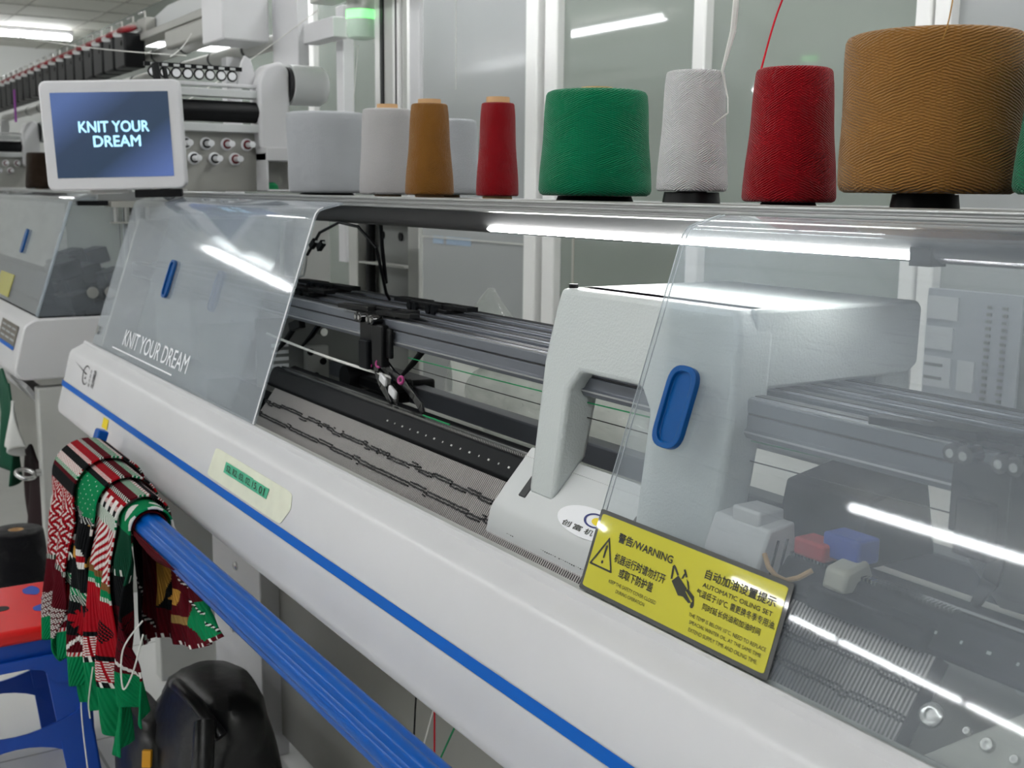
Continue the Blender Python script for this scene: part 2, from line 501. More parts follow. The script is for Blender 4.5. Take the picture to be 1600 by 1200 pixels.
ceiling_light((-11.45, -1.65, LZ), (-10.4, -2.2, LZ), 'far tube light whose streak shows on the milky clear cover')
for xs in ((-8.3, -7.0), (-6.6, -5.3), (-4.9, -3.6), (-3.2, -1.9), (-1.5, -0.2), (0.2, 1.5)):  # unseen fill row, added to brighten the partition and the machine's rear
    ceiling_light((xs[0], 1.95, LZ), (xs[1], 1.95, LZ), 'added fill tube, out of view above the gap behind the machines')
for ys in ((1.1, 2.4), (-6.1, -5.35), (-7.9, -7.2)):
    ceiling_light((-11.35, ys[0], LZ), (-11.35, ys[1], LZ), 'lit tube on the ceiling at the far end of the room')

# ------------------------------------------------------------------ the knitting machine
ML, MR = -3.39, 0.35
KM = thing('knitting_machine', 'large white flat knitting machine with blue stripe and clear covers, in front', 'knitting machine', (-1.6, 1.0, 0))
PANEL = [(0.7220, 1.0092), (0.7144, 1.0149), (0.6982, 1.0064), (0.6764, 0.9959), (0.6697, 0.9873), (0.6308, 0.8382), (0.6318, 0.8230), (0.6384, 0.8135), (0.6555, 0.8078), (0.6935, 0.8230), (0.7077, 0.8325), (0.7077, 0.9560)]  # panel, covers, sign and decals scaled about the camera, baked into their coordinates
def front_panel(parent, a, b):
    return MB().prism(PANEL, 'x', a, b).build('front_panel', 'white', parent, bevel=0.006, bseg=3)
FP = front_panel(KM, ML, MR)
MB().prism([(0.7049, 1.0092), (0.7063, 1.0192), (0.7101, 1.0211), (0.7134, 1.0196), (0.7149, 1.0111)], 'x', ML+0.02, MR).build('edge_trim', 'white', KM)
MB().prism([(0.7144, 1.0082), (0.7153, 1.0154), (0.7277, 1.0163), (0.7315, 1.0082)], 'x', ML+0.05, MR).build('cover_track', 'greyl', KM)

# the panel's sloping face: s from its lower edge (0) to the crease (1)
PN = V(0, -0.162, 0.043).normalized(); PN = V(0, -0.9665, 0.2565)
PV = V(0, 0.2565, 0.9665); PLEN = 0.1592
def onp(x, s, off=0.0006):
    return V(x, 0.6308, 0.8373) + PV*(s*PLEN) + PN*off
def decal(parent, name, corners, m, off=0.0006, th=0.0006):
    return MB().slab([onp(x, s, off) for x, s in corners], PN*th).build(name, m, parent, smooth=10)
decal(FP, 'blue_stripe', [(ML+0.002, 0.383), (MR, 0.383), (MR, 0.476), (ML+0.002, 0.476)], 'blue', 0.0025)['label'] = 'blue tape stripe along the white panel'
decal(FP, 'yellow_tag', [(-2.8851, 0.19), (-2.8367, 0.19), (-2.8367, 0.345), (-2.8851, 0.345)], 'ytag', 0.002)
decal(FP, 'tape_residue', rounded([(-2.0966, 0.505), (-1.7195, 0.495), (-1.6910, 0.70), (-1.7005, 0.855), (-2.0805, 0.86)], 0.03), 'cream_tape', 0.0014)
gt = decal(KM, 'green_tape', [(-2.0111, 0.648), (-1.7945, 0.65), (-1.7898, 0.764), (-1.8667, 0.764), (-1.8686, 0.772), (-2.0093, 0.772)], 'greentape', 0.003)
mb = MB()
for k, sx in enumerate(('S2,', 'R2,', '03,', '02,', '15,', '01')):
    text(mb, sx, onp(-1.998+0.0337*k, 0.668, 0.0045), (1, 0, 0), PV, 0.0245, 0.0128, 0.004)
mb.build('handwriting', 'ink', gt)
# maker's mark at the left end: an open arc with a small figure in it and two columns of characters
lg = MB()
def arc(cx, cs, rx, rs, a0, a1, w0, w1, n=26):
    pts_o, pts_i = [], []
    for i in range(n+1):
        t = a0+(a1-a0)*i/n; ww = w0+(w1-w0)*abs(math.sin(PI*i/n))
        pts_o.append(onp(cx+rx*math.cos(t), cs+rs*math.sin(t), 0.002)); pts_i.append(onp(cx+(rx-ww)*math.cos(t), cs+(rs-ww*6.0)*math.sin(t), 0.002))
    b = pts_o+pts_i[::-1]
    m = len(pts_o)
    lg.add(b, [(i, i+1, 2*m-2-i, 2*m-1-i) for i in range(m-1)])
arc(-3.149, 0.775, 0.036, 0.165, 0.75, 5.6, 0.0015, 0.007)
lg.add([onp(-3.1521, 0.78, 0.002), onp(-3.1331, 0.80, 0.002), onp(-3.3, 0.90, 0.002)], [(0, 1, 2)])
lg.add([onp(-3.1587, 0.70, 0.002), onp(-3.1397, 0.72, 0.002), onp(-3.1445, 0.76, 0.002)], [(0, 1, 2)])
for k, ch in enumerate('创富机械'):
    text(lg, ch, onp(-3.107, 0.845-0.075*k, 0.002), (1, 0, 0), PV, 0.017, 0.010, 0.0)
for k, ch in enumerate('创富机械'):
    text(lg, ch, onp(-3.074, 0.86-0.075*k, 0.002), (1, 0, 0), PV, 0.026, 0.0115, 0.012)
lg.build('maker_mark', 'inkgrey', FP, smooth=10)

# needle bed: ribbed slope with two rows of needle butts
NL, NR = -2.15, -0.592
BV = V(0, 0.046, 0.063); BL = BV.length; BVn = BV.normalized(); BNn = V(0, -BVn.z, BVn.y)
def onb(x, s, off=0.0):
    return V(x, 0.762, 0.9955)+BV*s+BNn*off
NB = MB().slab([onb(NL, -0.05), onb(NR, -0.05), onb(NR, 1.05), onb(NL, 1.05)], -BNn*0.02).build('needle_bed', 'bed', KM)
nd = MB(); bt = MB()
pitch = 0.0044; n = int((NR-NL)/pitch)
j1 = j2 = 0.0
for i in range(n):
    x = NL+pitch*(i+0.5)
    nd.obox(onb(x, 0.5, 0.0003), (1, 0, 0), BVn, BNn, 0.00105, BL*0.53, 0.0004)
    if random.random() < 0.14: j1 = random.choice((-0.035, 0.0, 0.0, 0.035))
    if random.random() < 0.14: j2 = random.choice((-0.035, 0.0, 0.0, 0.035))
    for s0, j in ((0.60, j1), (0.655, j1), (0.23, j2), (0.29, j2)):
        bt.obox(onb(x, s0+j+random.uniform(-0.008, 0.008), 0.0022), (1, 0, 0), BVn, BNn, 0.0013, 0.0011, 0.0018)
nd.build('needles', 'needle', NB, smooth=10)
bt.build('needle_butts', 'raild', NB, smooth=10)
# black cap strip over the bed, with steel sinker bars and the needle gap behind it
MB().prism([(0.808, 1.0605), (0.806, 1.068), (0.826, 1.094), (0.836, 1.096), (0.838, 1.06)], 'x', NL-0.05, MR).build('bed_cap_strip', 'blackm', KM, bevel=0.0015)
sb = MB()
sb.box((NL-0.04, 0.8385, 1.085), (MR, 0.8425, 1.0965)); sb.box((NL-0.04, 0.8445, 1.085), (MR, 0.847, 1.0955))
sb.build('sinker_bars', 'steel', KM)
sk = MB()
for i in range(0, n):
    x = NL+pitch*(i+0.5)
    sk.box((x-0.0009, 0.829, 1.094), (x+0.0009, 0.838, 1.0985))
sk.build('sinkers', 'steel', KM)
tk = MB()
for i in range(60):
    x = -1.66+i*0.0265
    c = V(x, 0.8145, 1.0795)
    tk.obox(c+V(0, 0, 0), (1, 0, 0), V(0, 0.02, 0.026), V(0, -0.026, 0.02), 0.0010 if i % 2 else 0.002, 0.0014, 0.0005)
tk.build('scale_marks', 'greyl', KM)
MB().prism([(0.849, 1.06), (0.849, 1.096), (0.858, 1.099), (0.868, 1.092), (0.90, 1.05), (0.89, 1.04)], 'x', NL-0.02, MR).build('rear_needle_bed', 'black', KM, bevel=0.001)
MB().box((-2.42, 1.04, 1.03), (MR, 1.075, 1.065)).build('rear_beam', 'rail', KM, bevel=0.003)
MB().box((NL-0.35, 0.78, 0.97), (NL-0.06, 0.85, 1.03)).build('bed_end_block', 'blackm', KM, bevel=0.004)
# bolted end plate to the right of the needles
ep = MB().slab([onb(NR+0.03, 0.0, 0.0), onb(-0.40, 0.0, 0.0), onb(-0.40, 0.95, 0.0), onb(NR+0.10, 0.95, 0.0)], BNn*0.004).build('bed_end_plate', 'grey', KM, bevel=0.001)
for x, s, r in ((-0.570, 0.42, 0.011), (-0.535, 0.42, 0.0035), (-0.515, 0.38, 0.006), (-0.49, 0.36, 0.004), (-0.455, 0.30, 0.012)):
    c = onb(x, s, 0.004)
    MB().lathe(c, [(r, 0), (r, 0.003), (r*0.8, 0.0045), (r*0.45, 0.0045), (r*0.4, 0.002)], 20, BNn).build('bolt', 'steel', ep)

# yarn rails
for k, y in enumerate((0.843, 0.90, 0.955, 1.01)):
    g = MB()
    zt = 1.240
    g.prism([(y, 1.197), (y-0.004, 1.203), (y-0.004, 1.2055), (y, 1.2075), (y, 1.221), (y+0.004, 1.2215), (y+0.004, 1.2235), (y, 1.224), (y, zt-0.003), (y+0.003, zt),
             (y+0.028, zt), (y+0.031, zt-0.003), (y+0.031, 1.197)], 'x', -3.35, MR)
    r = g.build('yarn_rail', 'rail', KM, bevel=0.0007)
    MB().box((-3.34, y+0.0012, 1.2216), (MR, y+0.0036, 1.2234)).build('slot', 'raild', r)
    MB().box((-3.34, y-0.0046, 1.2032), (MR, y-0.0038, 1.2052)).build('highlight_line', 'alu', r)  # bright strip put in as the highlight along the rail's front ledge
    MB().box((-3.34, y+0.001, zt-0.0022), (MR, y+0.0028, zt-0.0004)).build('highlight_line', 'alu', r)  # likewise a modelled highlight, along the top front edge
    MB().box((-3.34, y+0.010, zt-0.001), (MR, y+0.022, zt+0.0008)).build('top_groove', 'raild', r)

# yarn carriers
def flat_arm(pts, ws, th):
    """flat bar following pts, ws half-widths, seen edge-on from above"""
    P = [V(*p) for p in pts]; L_ = []; R_ = []
    for i, p in enumerate(P):
        d = (P[min(i+1, len(P)-1)]-P[max(i-1, 0)]).normalized(); nn = V(-d.z, 0, d.x).normalized()
        L_.append(p+nn*ws[i]); R_.append(p-nn*ws[i])
    mb = MB()
    for i in range(len(P)-1):
        mb.slab([L_[i], R_[i], R_[i+1], L_[i+1]], (0, th, 0))
    return mb
def carrier(x, y, arms, label=None, up=1.0):
    c = bpy.data.objects.new('yarn_carrier', None); COL.objects.link(c); c.parent = KM; c.location = V(x, y, 1.22)-KM.location
    if label: c['label'] = label
    MB().box((x-0.062, y-0.013, 1.166), (x+0.004, y-0.006, 1.232)).build('front_plate', 'black', c, bevel=0.002)
    MB().box((x-0.004, y-0.019, 1.160), (x+0.036, y-0.005, 1.230)).build('guide_block', 'black', c, bevel=0.003)
    MB().box((x-0.05, y-0.022, 1.150), (x-0.015, y-0.008, 1.20)).build('side_block', 'blackm', c, bevel=0.003)
    MB().box((x+0.036, y-0.012, 1.176), (x+0.052, y-0.004, 1.226)).build('side_block', 'black', c, bevel=0.003)
    for dx in (-0.058, -0.045, -0.012, 0.002):
        rl = MB().cyl((x+dx, y-0.022, 1.236), (x+dx, y-0.004, 1.236), 0.0085, 14).build('roller', 'gloss_black', c, bevel=0.001)
        MB().cyl((x+dx, y-0.0232, 1.236), (x+dx, y-0.022, 1.236), 0.004, 10).build('axle', 'steel', rl)
    for dx, yy in ((-0.10, 0.0), (-0.045, 0.018), (0.0, 0.03), (0.045, 0.006)):
        MB().obox((x+dx, y+yy, 1.2485), (1, 0.06, 0.03), (0, 1, 0), (0, 0, 1), 0.055, 0.009, 0.004).build('top_clip', 'black', c, bevel=0.001)
    MB().box((x-0.12, y+0.004, 1.241), (x+0.04, y+0.05, 1.247)).build('slider', 'black', c, bevel=0.001)
    for pts, r in arms:
        flat_arm(pts, [q*1.3 for q in r], 0.005).build('feed_arm', 'gloss_black', c, bevel=0.001)
    return c
ca = carrier(-1.735, 0.843, [
    ([(-1.745, 0.838, 1.17), (-1.755, 0.84, 1.145), (-1.74, 0.842, 1.125), (-1.705, 0.842, 1.098)], [0.006, 0.006, 0.007, 0.003]),
    ([(-1.765, 0.845, 1.20), (-1.795, 0.85, 1.17), (-1.765, 0.842, 1.15), (-1.72, 0.842, 1.135), (-1.69, 0.842, 1.12)], [0.006, 0.005, 0.005, 0.005, 0.004]),
    ([(-1.715, 0.835, 1.168), (-1.69, 0.838, 1.150), (-1.655, 0.84, 1.140), (-1.622, 0.842, 1.122), (-1.600, 0.842, 1.110), (-1.592, 0.842, 1.100)], [0.005, 0.006, 0.006, 0.005, 0.006, 0.002]),
    ([(-1.70, 0.84, 1.158), (-1.71, 0.842, 1.13), (-1.69, 0.842, 1.112), (-1.685, 0.842, 1.099)], [0.005, 0.005, 0.006, 0.002])],
    'black yarn carrier with pink eyelets on the front rail')
for p in ((-1.634, 0.826, 1.149), (-1.757, 0.828, 1.157), (-1.715, 0.826, 1.165)):
    MB().ring(p, (0.3, -1, 0.2), 0.0055, 0.0024, 16, 8).build('eyelet', 'pink', ca)
for p in ((-1.702, 0.828, 1.140), (-1.668, 0.828, 1.124)):
    MB().obox(p, (1, 0, -0.4), (0.3, 0, 1), (0, 1, 0), 0.012, 0.007, 0.003).build('thread_clip', 'white', ca, bevel=0.002)
carrier(-0.545, 0.843, [([(-0.56, 0.838, 1.17), (-0.57, 0.84, 1.13), (-0.585, 0.842, 1.102)], [0.006, 0.006, 0.003])], 'black yarn carrier under the near clear cover')
def small_carrier(x, y, flip=1):
    c = bpy.data.objects.new('yarn_carrier', None); COL.objects.link(c); c.parent = KM; c.location = V(x, y, 1.24)-KM.location
    for dx, dy in ((-0.075, 0.0), (0.0, -0.004), (0.07, 0.006)):
        MB().obox((x+dx, y+dy, 1.2505), (1, 0.08, 0.0), (0, 1, 0), (0, 0, 1), 0.05, 0.012, 0.004).build('top_clip', 'black', c, bevel=0.001)
    MB().box((x-0.06, y-0.018, 1.2405), (x+0.08, y+0.02, 1.247)).build('slider', 'black', c, bevel=0.001)
    for dx in (-0.05, -0.03, 0.02, 0.04):
        MB().cyl((x+dx, y-0.024, 1.244), (x+dx, y-0.017, 1.244), 0.008, 12).build('roller', 'blackm', c)
    MB().obox((x, y-0.012, 1.175), (1, 0, 0.25), (-0.3, 0, 1), (0, 1, 0), 0.03, 0.01, 0.007).build('guide_block', 'black', c, bevel=0.002)
    MB().tube([(x-0.01, y-0.012, 1.17), (x-0.04, y-0.02, 1.14), (x-0.05, y-0.04, 1.115)], [0.006, 0.006, 0.003], 8).build('feed_arm', 'black', c)
small_carrier(-1.80, 0.975)
small_carrier(-2.27, 0.975)
small_carrier(-2.215, 0.895)

# carriage: arm over the rails, hand opening with two legs, cam plate on the bed
CG = bpy.data.objects.new('carriage', None); COL.objects.link(CG); CG.parent = KM; CG.location = V(-1.05, 0.85, 1.0)-KM.location
CG['label'] = 'pale grey carriage with a hand opening'
def cy(z):                                                          # the front face leans back with height
    return 0.799+(z-1.062)*(0.035/0.268)
body = bmesh.new()
cxL, cxR, oL, oR = -1.218, -0.868, -1.160, -1.000
out = [(cxL-0.004, 1.055), (cxL-0.001, 1.235), (cxL+0.010, 1.305), (cxL+0.018, 1.330), (cxR-0.012, 1.330), (cxR-0.004, 1.30), (cxR, 1.24), (cxR, 1.06)]
inn = [(oR, 1.061), (oR, 1.205), (oR-0.02, 1.230), (oL+0.022, 1.230), (oL, 1.206), (oL, 1.061)]
poly = [out[0]] + out[1:] + [(cxR, 1.061)] + inn
poly = [(cxL, 1.061)] + out[1:-1] + [(cxR, 1.061)] + inn
mb = MB()
n_ = len(poly)
def zslope(y, z): return z+(y-0.80)*0.86 if z < 1.07 else z        # feet follow the sloping plate
fr = [V(x, cy(z), z) for x, z in poly]
bk = [V(x, cy(z)+0.052, z+0.055 if z < 1.07 else z) for x, z in poly]
mb.add(fr+bk, [tuple(range(n_)), tuple(range(2*n_-1, n_-1, -1))]+[(i, n_+i, n_+(i+1) % n_, (i+1) % n_) for i in range(n_)])
mb.build('arch', 'cream', CG, bevel=0.007, bseg=3)
arm = [(0.855, 1.2445), (1.10, 1.2445), (1.118, 1.256), (1.12, 1.322), (1.112, 1.330), (0.855, 1.330)]
MB().prism(arm, 'x', cxL+0.018, cxR-0.006).build('top_arm', 'cream', CG, bevel=0.004, bseg=2)
MB().box((cxL+0.02, 1.06, 1.12), (cxR-0.012, 1.115, 1.256)).build('rear_leg', 'cream', CG, bevel=0.006)
plate = [(0.766, 0.998), (0.774, 1.034), (0.779, 1.0415), (0.797, 1.0625), (0.840, 1.110), (0.846, 1.104), (0.805, 1.04), (0.790, 0.998)]
MB().prism(plate, 'x', -1.272, -0.83).build('cam_plate', 'plate', CG, bevel=0.003)
for x in (cxL-0.004, oR-0.002):
    MB().obox((x, 0.803, 1.069), (1, 0, 0), (0, 0.67, 0.743), (0, -0.743, 0.67), 0.008, 0.016, 0.0015).build('slot', 'raild', CG, bevel=0.003)
MB().cyl((-1.19, 0.846, 1.329), (-1.19, 0.846, 1.335), 0.006, 12).build('rubber_plug', 'black', CG)
# maker's oval on the plate
PA = V(0, 0.67, 0.743); PB = V(0, -0.743, 0.67)
def onpl(x, t, off=0.001): return V(x, 0.779, 1.0415)+PA*t+PB*(off)
ov = [onpl(-1.075+0.062*math.cos(a), 0.022+0.020*math.sin(a), 0.0012) for a in [2*PI*i/40 for i in range(40)]]
st = MB().slab(ov, PB*0.0006).build('oval_sticker', 'sticker', CG, smooth=10)
st['label'] = 'white oval sticker with the maker mark'
mb = MB()
for i in range(24):
    a0 = 0.7+4.9*i/24; a1 = 0.7+4.9*(i+1)/24
    c = (-1.066, 0.0275)
    q = [(c[0]+0.021*math.cos(a0), c[1]+0.0095*math.sin(a0)), (c[0]+0.021*math.cos(a1), c[1]+0.0095*math.sin(a1)),
         (c[0]+0.017*math.cos(a1), c[1]+0.0075*math.sin(a1)), (c[0]+0.017*math.cos(a0), c[1]+0.0075*math.sin(a0))]
    mb.add([onpl(x, t, 0.0024) for x, t in q], [(0, 1, 2, 3)])
mb.build('blue_arc', 'navy', CG)
MB().add([onpl(-1.061+0.011*math.cos(a), 0.0275+0.005*math.sin(a), 0.0022) for a in [2*PI*i/20 for i in range(20)]], [tuple(range(20))]).build('yellow_disc', 'ytag', CG)
mb = MB()
for k, ch in enumerate('创富机械'):
    text(mb, ch, onpl(-1.118+0.023*k, 0.008, 0.0024), (1, 0, 0), PA, 0.017, 0.0075, 0.004)
mb.build('sticker_lettering', 'ink', CG)
# slotted white box and wiring at the carriage's right foot
wb = MB()
u1 = V(1, 0, 0)
wb.prism([(0.772, 1.045), (0.790, 1.100), (0.800, 1.124), (0.835, 1.128), (0.84, 1.06)], 'x', -0.865, -0.785)
WBX = wb.build('slotted_box', 'white', CG, bevel=0.003)
MB().box((-0.84, 0.80, 1.120), (-0.80, 0.835, 1.138)).build('box_cap', 'white', CG, bevel=0.003)
for dz in (0.0, 0.014):
    MB().obox((-0.785, 0.806+dz*0.9, 1.093), (0, 0.3, 1), (0, 1, -0.3), (1, 0, 0), 0.02, 0.0012, 0.0012).build('vent_slit', 'raild', CG)
MB().box((-0.775, 0.822, 1.10), (-0.735, 0.85, 1.118)).build('red_wiring', 'redwire', CG, bevel=0.003)
MB().box((-0.745, 0.83, 1.105), (-0.70, 0.86, 1.13)).build('blue_connector', 'connblue', CG, bevel=0.003)
MB().tube([(-0.783, 0.792, 1.102), (-0.772, 0.787, 1.093), (-0.76, 0.785, 1.088), (-0.747, 0.785, 1.087), (-0.736, 0.79, 1.092), (-0.728, 0.80, 1.10)], 0.0026, 8).build('tan_cable', 'cable_tan', CG)
MB().prism([(0.805, 1.085), (0.81, 1.105), (0.84, 1.112), (0.85, 1.09), (0.83, 1.075)], 'x', -0.722, -0.695).build('brush_holder', 'brush', CG, bevel=0.004)
MB().box((-0.735, 0.80, 1.062), (-0.60, 0.86, 1.085)).build('cam_box', 'blackm', CG, bevel=0.003)
MB().prism([(0.85, 1.09), (0.865, 1.16), (0.95, 1.175), (0.97, 1.09)], 'x', -0.83, -0.72).build('inner_bracket', 'blackm', CG, bevel=0.004)
# rear plates seen through the near cover
MB().prism([(-0.72, 1.098), (-0.64, 1.10), (-0.4, 1.11), (-0.4, 1.055), (-0.665, 1.045)], 'y', 1.0, 1.012).build('rear_guard', 'greyl', KM, bevel=0.002)
MB().prism([(-0.665, 1.02), (-0.4, 1.03), (-0.4, 0.95), (-0.62, 0.96)], 'y', 0.985, 1.0).build('rear_guard', 'greyl', KM, bevel=0.002)

# clear covers
CP0, CP1 = V(0, 0.757, 0.990), V(0, 0.897, 1.405)
def cover_profile(off=0.0, th=0.004):
    c = [(0.757, 0.9945), (0.892, 1.394)]
    for i in range(7):                                             # rolled top edge
        a = 0.325-(0.325-PI/2*0.93)*i/6 if False else None
    top = [(0.7191, 1.0173), (0.8464, 1.3940), (0.8507, 1.4044), (0.8569, 1.4115), (0.8654, 1.4153), (0.9050, 1.4255)]
    outp = []
    for i, p in enumerate(top):
        a = V(*top[max(i-1, 0)]); b = V(*top[min(i+1, len(top)-1)]); d = (b-a).normalized()
        nrm = V(-d.y, d.x) if False else Vector((d.y, -d.x))
        outp.append((Vector(p)+nrm*off, Vector(p)+nrm*(off+th)))
    return [tuple(a) for a, b in outp]+[tuple(b) for a, b in outp[::-1]]
CVV = V(0, 0.134, 0.3965).normalized(); CVN = V(0, -0.9474, 0.3202); CLEN = 0.494
def onc(x, s, off=0.001):
    """on a cover's outer face; s: 0 at its lower edge, 1 at the roll"""
    return V(x, 0.7192, 1.0173)+CVV*(s*0.4247)+CVN*off
def cover(a, b, m, off=0.0, name='safety_cover', label=None):
    o = MB().prism([(y, z) for y, z in cover_profile(off)], 'x', a, b).build(name, m, KM, smooth=30)
    if label: o['label'] = label
    return o
CV2 = cover(-0.988, MR-0.03, 'cover', label='clear scuffed cover over the carriage')
ed = MB()
for (p, q) in zip([(0.7191, 1.0173), (0.8464, 1.3940), (0.8507, 1.4044), (0.8569, 1.4115), (0.8654, 1.4153)], [(0.8464, 1.3940), (0.8507, 1.4044), (0.8569, 1.4115), (0.8654, 1.4153), (0.9050, 1.4255)]):
    d = V(0, q[0]-p[0], q[1]-p[1]); nn = V(0, -d.z, d.y).normalized()
    for xa, xb in ((-0.98865, -0.98805), (-0.9815, -0.9810)):
        ed.slab([V(xa, p[0], p[1]), V(xb, p[0], p[1]), V(xb, q[0], q[1]), V(xa, q[0], q[1])], nn*0.0012)
ed.build('edge_strip', 'edgeline', CV2)
def cover_edge(x):
    e_ = MB()
    for p, q in zip([(0.7191, 1.0173), (0.8464, 1.3940), (0.8507, 1.4044), (0.8569, 1.4115)], [(0.8464, 1.3940), (0.8507, 1.4044), (0.8569, 1.4115), (0.8654, 1.4153)]):
        d = V(0, q[0]-p[0], q[1]-p[1]); nn = V(0, -d.z, d.y).normalized()
        e_.slab([V(x, p[0], p[1]), V(x+0.004, p[0], p[1]), V(x+0.004, q[0], q[1]), V(x, q[0], q[1])], nn*0.0012)
    return e_
CV1 = cover(-3.325, -2.028, 'coverhazy', label='milky clear cover printed with white lettering')
cover_edge(-2.031).build('edge_strip', 'etched', CV1)
CV1b = cover(-3.04, -2.24, 'coverinner', off=0.028, label='second clear cover slid behind the milky one')
def grip(parent, cx, cs, w, h, off=0.001):
    """blue finger cup: raised rim round a recessed pocket"""
    a = [(cx-w/2, cs-h/2), (cx+w/2, cs-h/2), (cx+w/2, cs+h/2), (cx-w/2, cs+h/2)]
    ro = rounded(a, w*0.48, 6)
    k = 0.72
    ri = [(cx+(x-cx)*k, cs+(y-cs)*(1-(1-k)*w/h/0.4247*0.4247)) for x, y in ro]
    def P(p, o): return onc(p[0], p[1]/0.4247, o)
    mb = MB(); m = len(ro)
    mb.add([P(p, off) for p in ro]+[P(p, off+0.007) for p in ro]+[P(p, off+0.007) for p in ri]+[P(p, off+0.002) for p in ri],
           [(i, (i+1) % m, m+(i+1) % m, m+i) for i in range(m)]+[(m+i, m+(i+1) % m, 2*m+(i+1) % m, 2*m+i) for i in range(m)]
           + [(2*m+i, 2*m+(i+1) % m, 3*m+(i+1) % m, 3*m+i) for i in range(m)]+[tuple(range(3*m, 4*m))]+[tuple(range(m-1, -1, -1))])
    o = mb.build('finger_grip', 'handle', parent, bevel=0.0008)
    o['label'] = 'blue finger grip'
    return o
grip(CV2, -0.915, 0.220, 0.045, 0.090)
grip(CV1, -2.786, 0.226, 0.042, 0.095)
grip(CV1b, -2.513, 0.226, 0.045, 0.095, -0.0275)
mb = MB()
text(mb, 'KNIT YOUR DREAM', onc(-3.026, 0.075, 0.0012), (1, 0, 0.0), CVV, 0.546, 0.042, 0.0)
mb.build('lettering', 'etched', CV1)['label'] = 'white KNIT YOUR DREAM lettering'
MB().slab([onc(-3.11, 0.035, 0.001), onc(-2.57, 0.035, 0.001), onc(-2.57, 0.043, 0.001), onc(-3.11, 0.043, 0.001)], CVN*0.0004).build('printed_line', 'etched', CV1)
for s in (0.0, 1.0):
    pass
# stiffening folds and hooks near the covers' left ends
MB().cyl(onc(-3.29, 0.10, 0.001), onc(-3.29, 0.10, 0.006), 0.012, 16).build('cover_stud', 'steel', CV1)

# warning sign stuck low on the near cover
SX0, SX1, S0, S1 = -0.988, -0.699, 0.001, 0.0917
def ons(u, v, off): return onc(SX0+u*(SX1-SX0), (S0+v*(S1-S0))/0.4247, off)
def rect(u0, v0, u1, v1, off): return [ons(*p, off) for p in rounded([(u0, v0), (u1, v0), (u1, v1), (u0, v1)], 0.02, 4)]
SG = MB().slab(rect(0.0, 0.0, 1.0, 1.0, 0.0012), CVN*0.0012).build('warning_sign', 'signframe', KM, smooth=10)
SG['label'] = 'yellow warning sign with dark border on the near cover'
fld = [ons(*p, 0.0026) for p in rounded([(0.018, 0.05), (0.982, 0.05), (0.982, 0.95), (0.018, 0.95)], 0.025, 4)]
MB().slab(fld, CVN*0.0004).build('yellow_field', 'yellow', SG, smooth=10)
ink = MB()
SW, SH = SX1-SX0, S1-S0
def line(body, u0, v0, u1, v1, bold=0.0):
    text(ink, body, ons(u0, v0, 0.0034), (1, 0, 0), CVV, (u1-u0)*SW, (v1-v0)*SH, bold)
line('警告/WARNING', 0.147, 0.700, 0.455, 0.812, 0.010)
line('机器运行时请勿打开', 0.156, 0.465, 0.445, 0.573, 0.007)
line('或取下防护盖', 0.203, 0.320, 0.397, 0.428, 0.007)
line('KEEP THE SAFETY COVER CLOSED', 0.161, 0.212, 0.434, 0.254, 0.0)
line('DURING OPERATION', 0.214, 0.136, 0.380, 0.177, 0.0)
line('自动加油设置提示', 0.626, 0.706, 0.953, 0.808, 0.008)
line('AUTOMATIC OILING SET', 0.627, 0.612, 0.952, 0.660, 0.005)
line('气温低于10°C, 需更换冬季专用油,', 0.608, 0.497, 0.975, 0.578, 0.004)
line('同时延长供油和加油时间', 0.654, 0.384, 0.924, 0.456, 0.004)
line('THE TEMP IS BELOW 10°C, NEED TO REPLACE', 0.602, 0.254, 0.966, 0.304, 0.0)
line('SPEACIAL WINTER OIL, AT THE SAME TIME', 0.614, 0.182, 0.953, 0.226, 0.0)
line('EXTEND SUPPLY TIME AND OILING TIME.', 0.620, 0.108, 0.946, 0.150, 0.0)
ink.build('lettering', 'ink', SG, smooth=10)
sym = MB()
def spoly(pts, off=0.0034): sym.add([ons(u, v, off) for u, v in pts], [tuple(range(len(pts)))])
T = rounded([(0.022, 0.325), (0.165, 0.325), (0.0975, 0.715)], 0.012, 4)
Tc = V(0.095, 0.44)
Ti = [(Tc.x+(x-Tc.x)*0.80, Tc.y+(y-Tc.y)*0.80) for x, y in T]
m = len(T)
sym.add([ons(u, v, 0.0034) for u, v in T]+[ons(u, v, 0.0034) for u, v in Ti], [(i, (i+1) % m, m+(i+1) % m, m+i) for i in range(m)])
spoly([(0.0905, 0.455), (0.0985, 0.455), (0.103, 0.60), (0.0975, 0.622), (0.090, 0.60)])
spoly([(0.0945+0.0065*math.cos(a), 0.405+0.021*math.sin(a)) for a in [2*PI*i/16 for i in range(16)]])
sym.build('warning_triangle', 'ink', SG, smooth=10)
sym = MB()
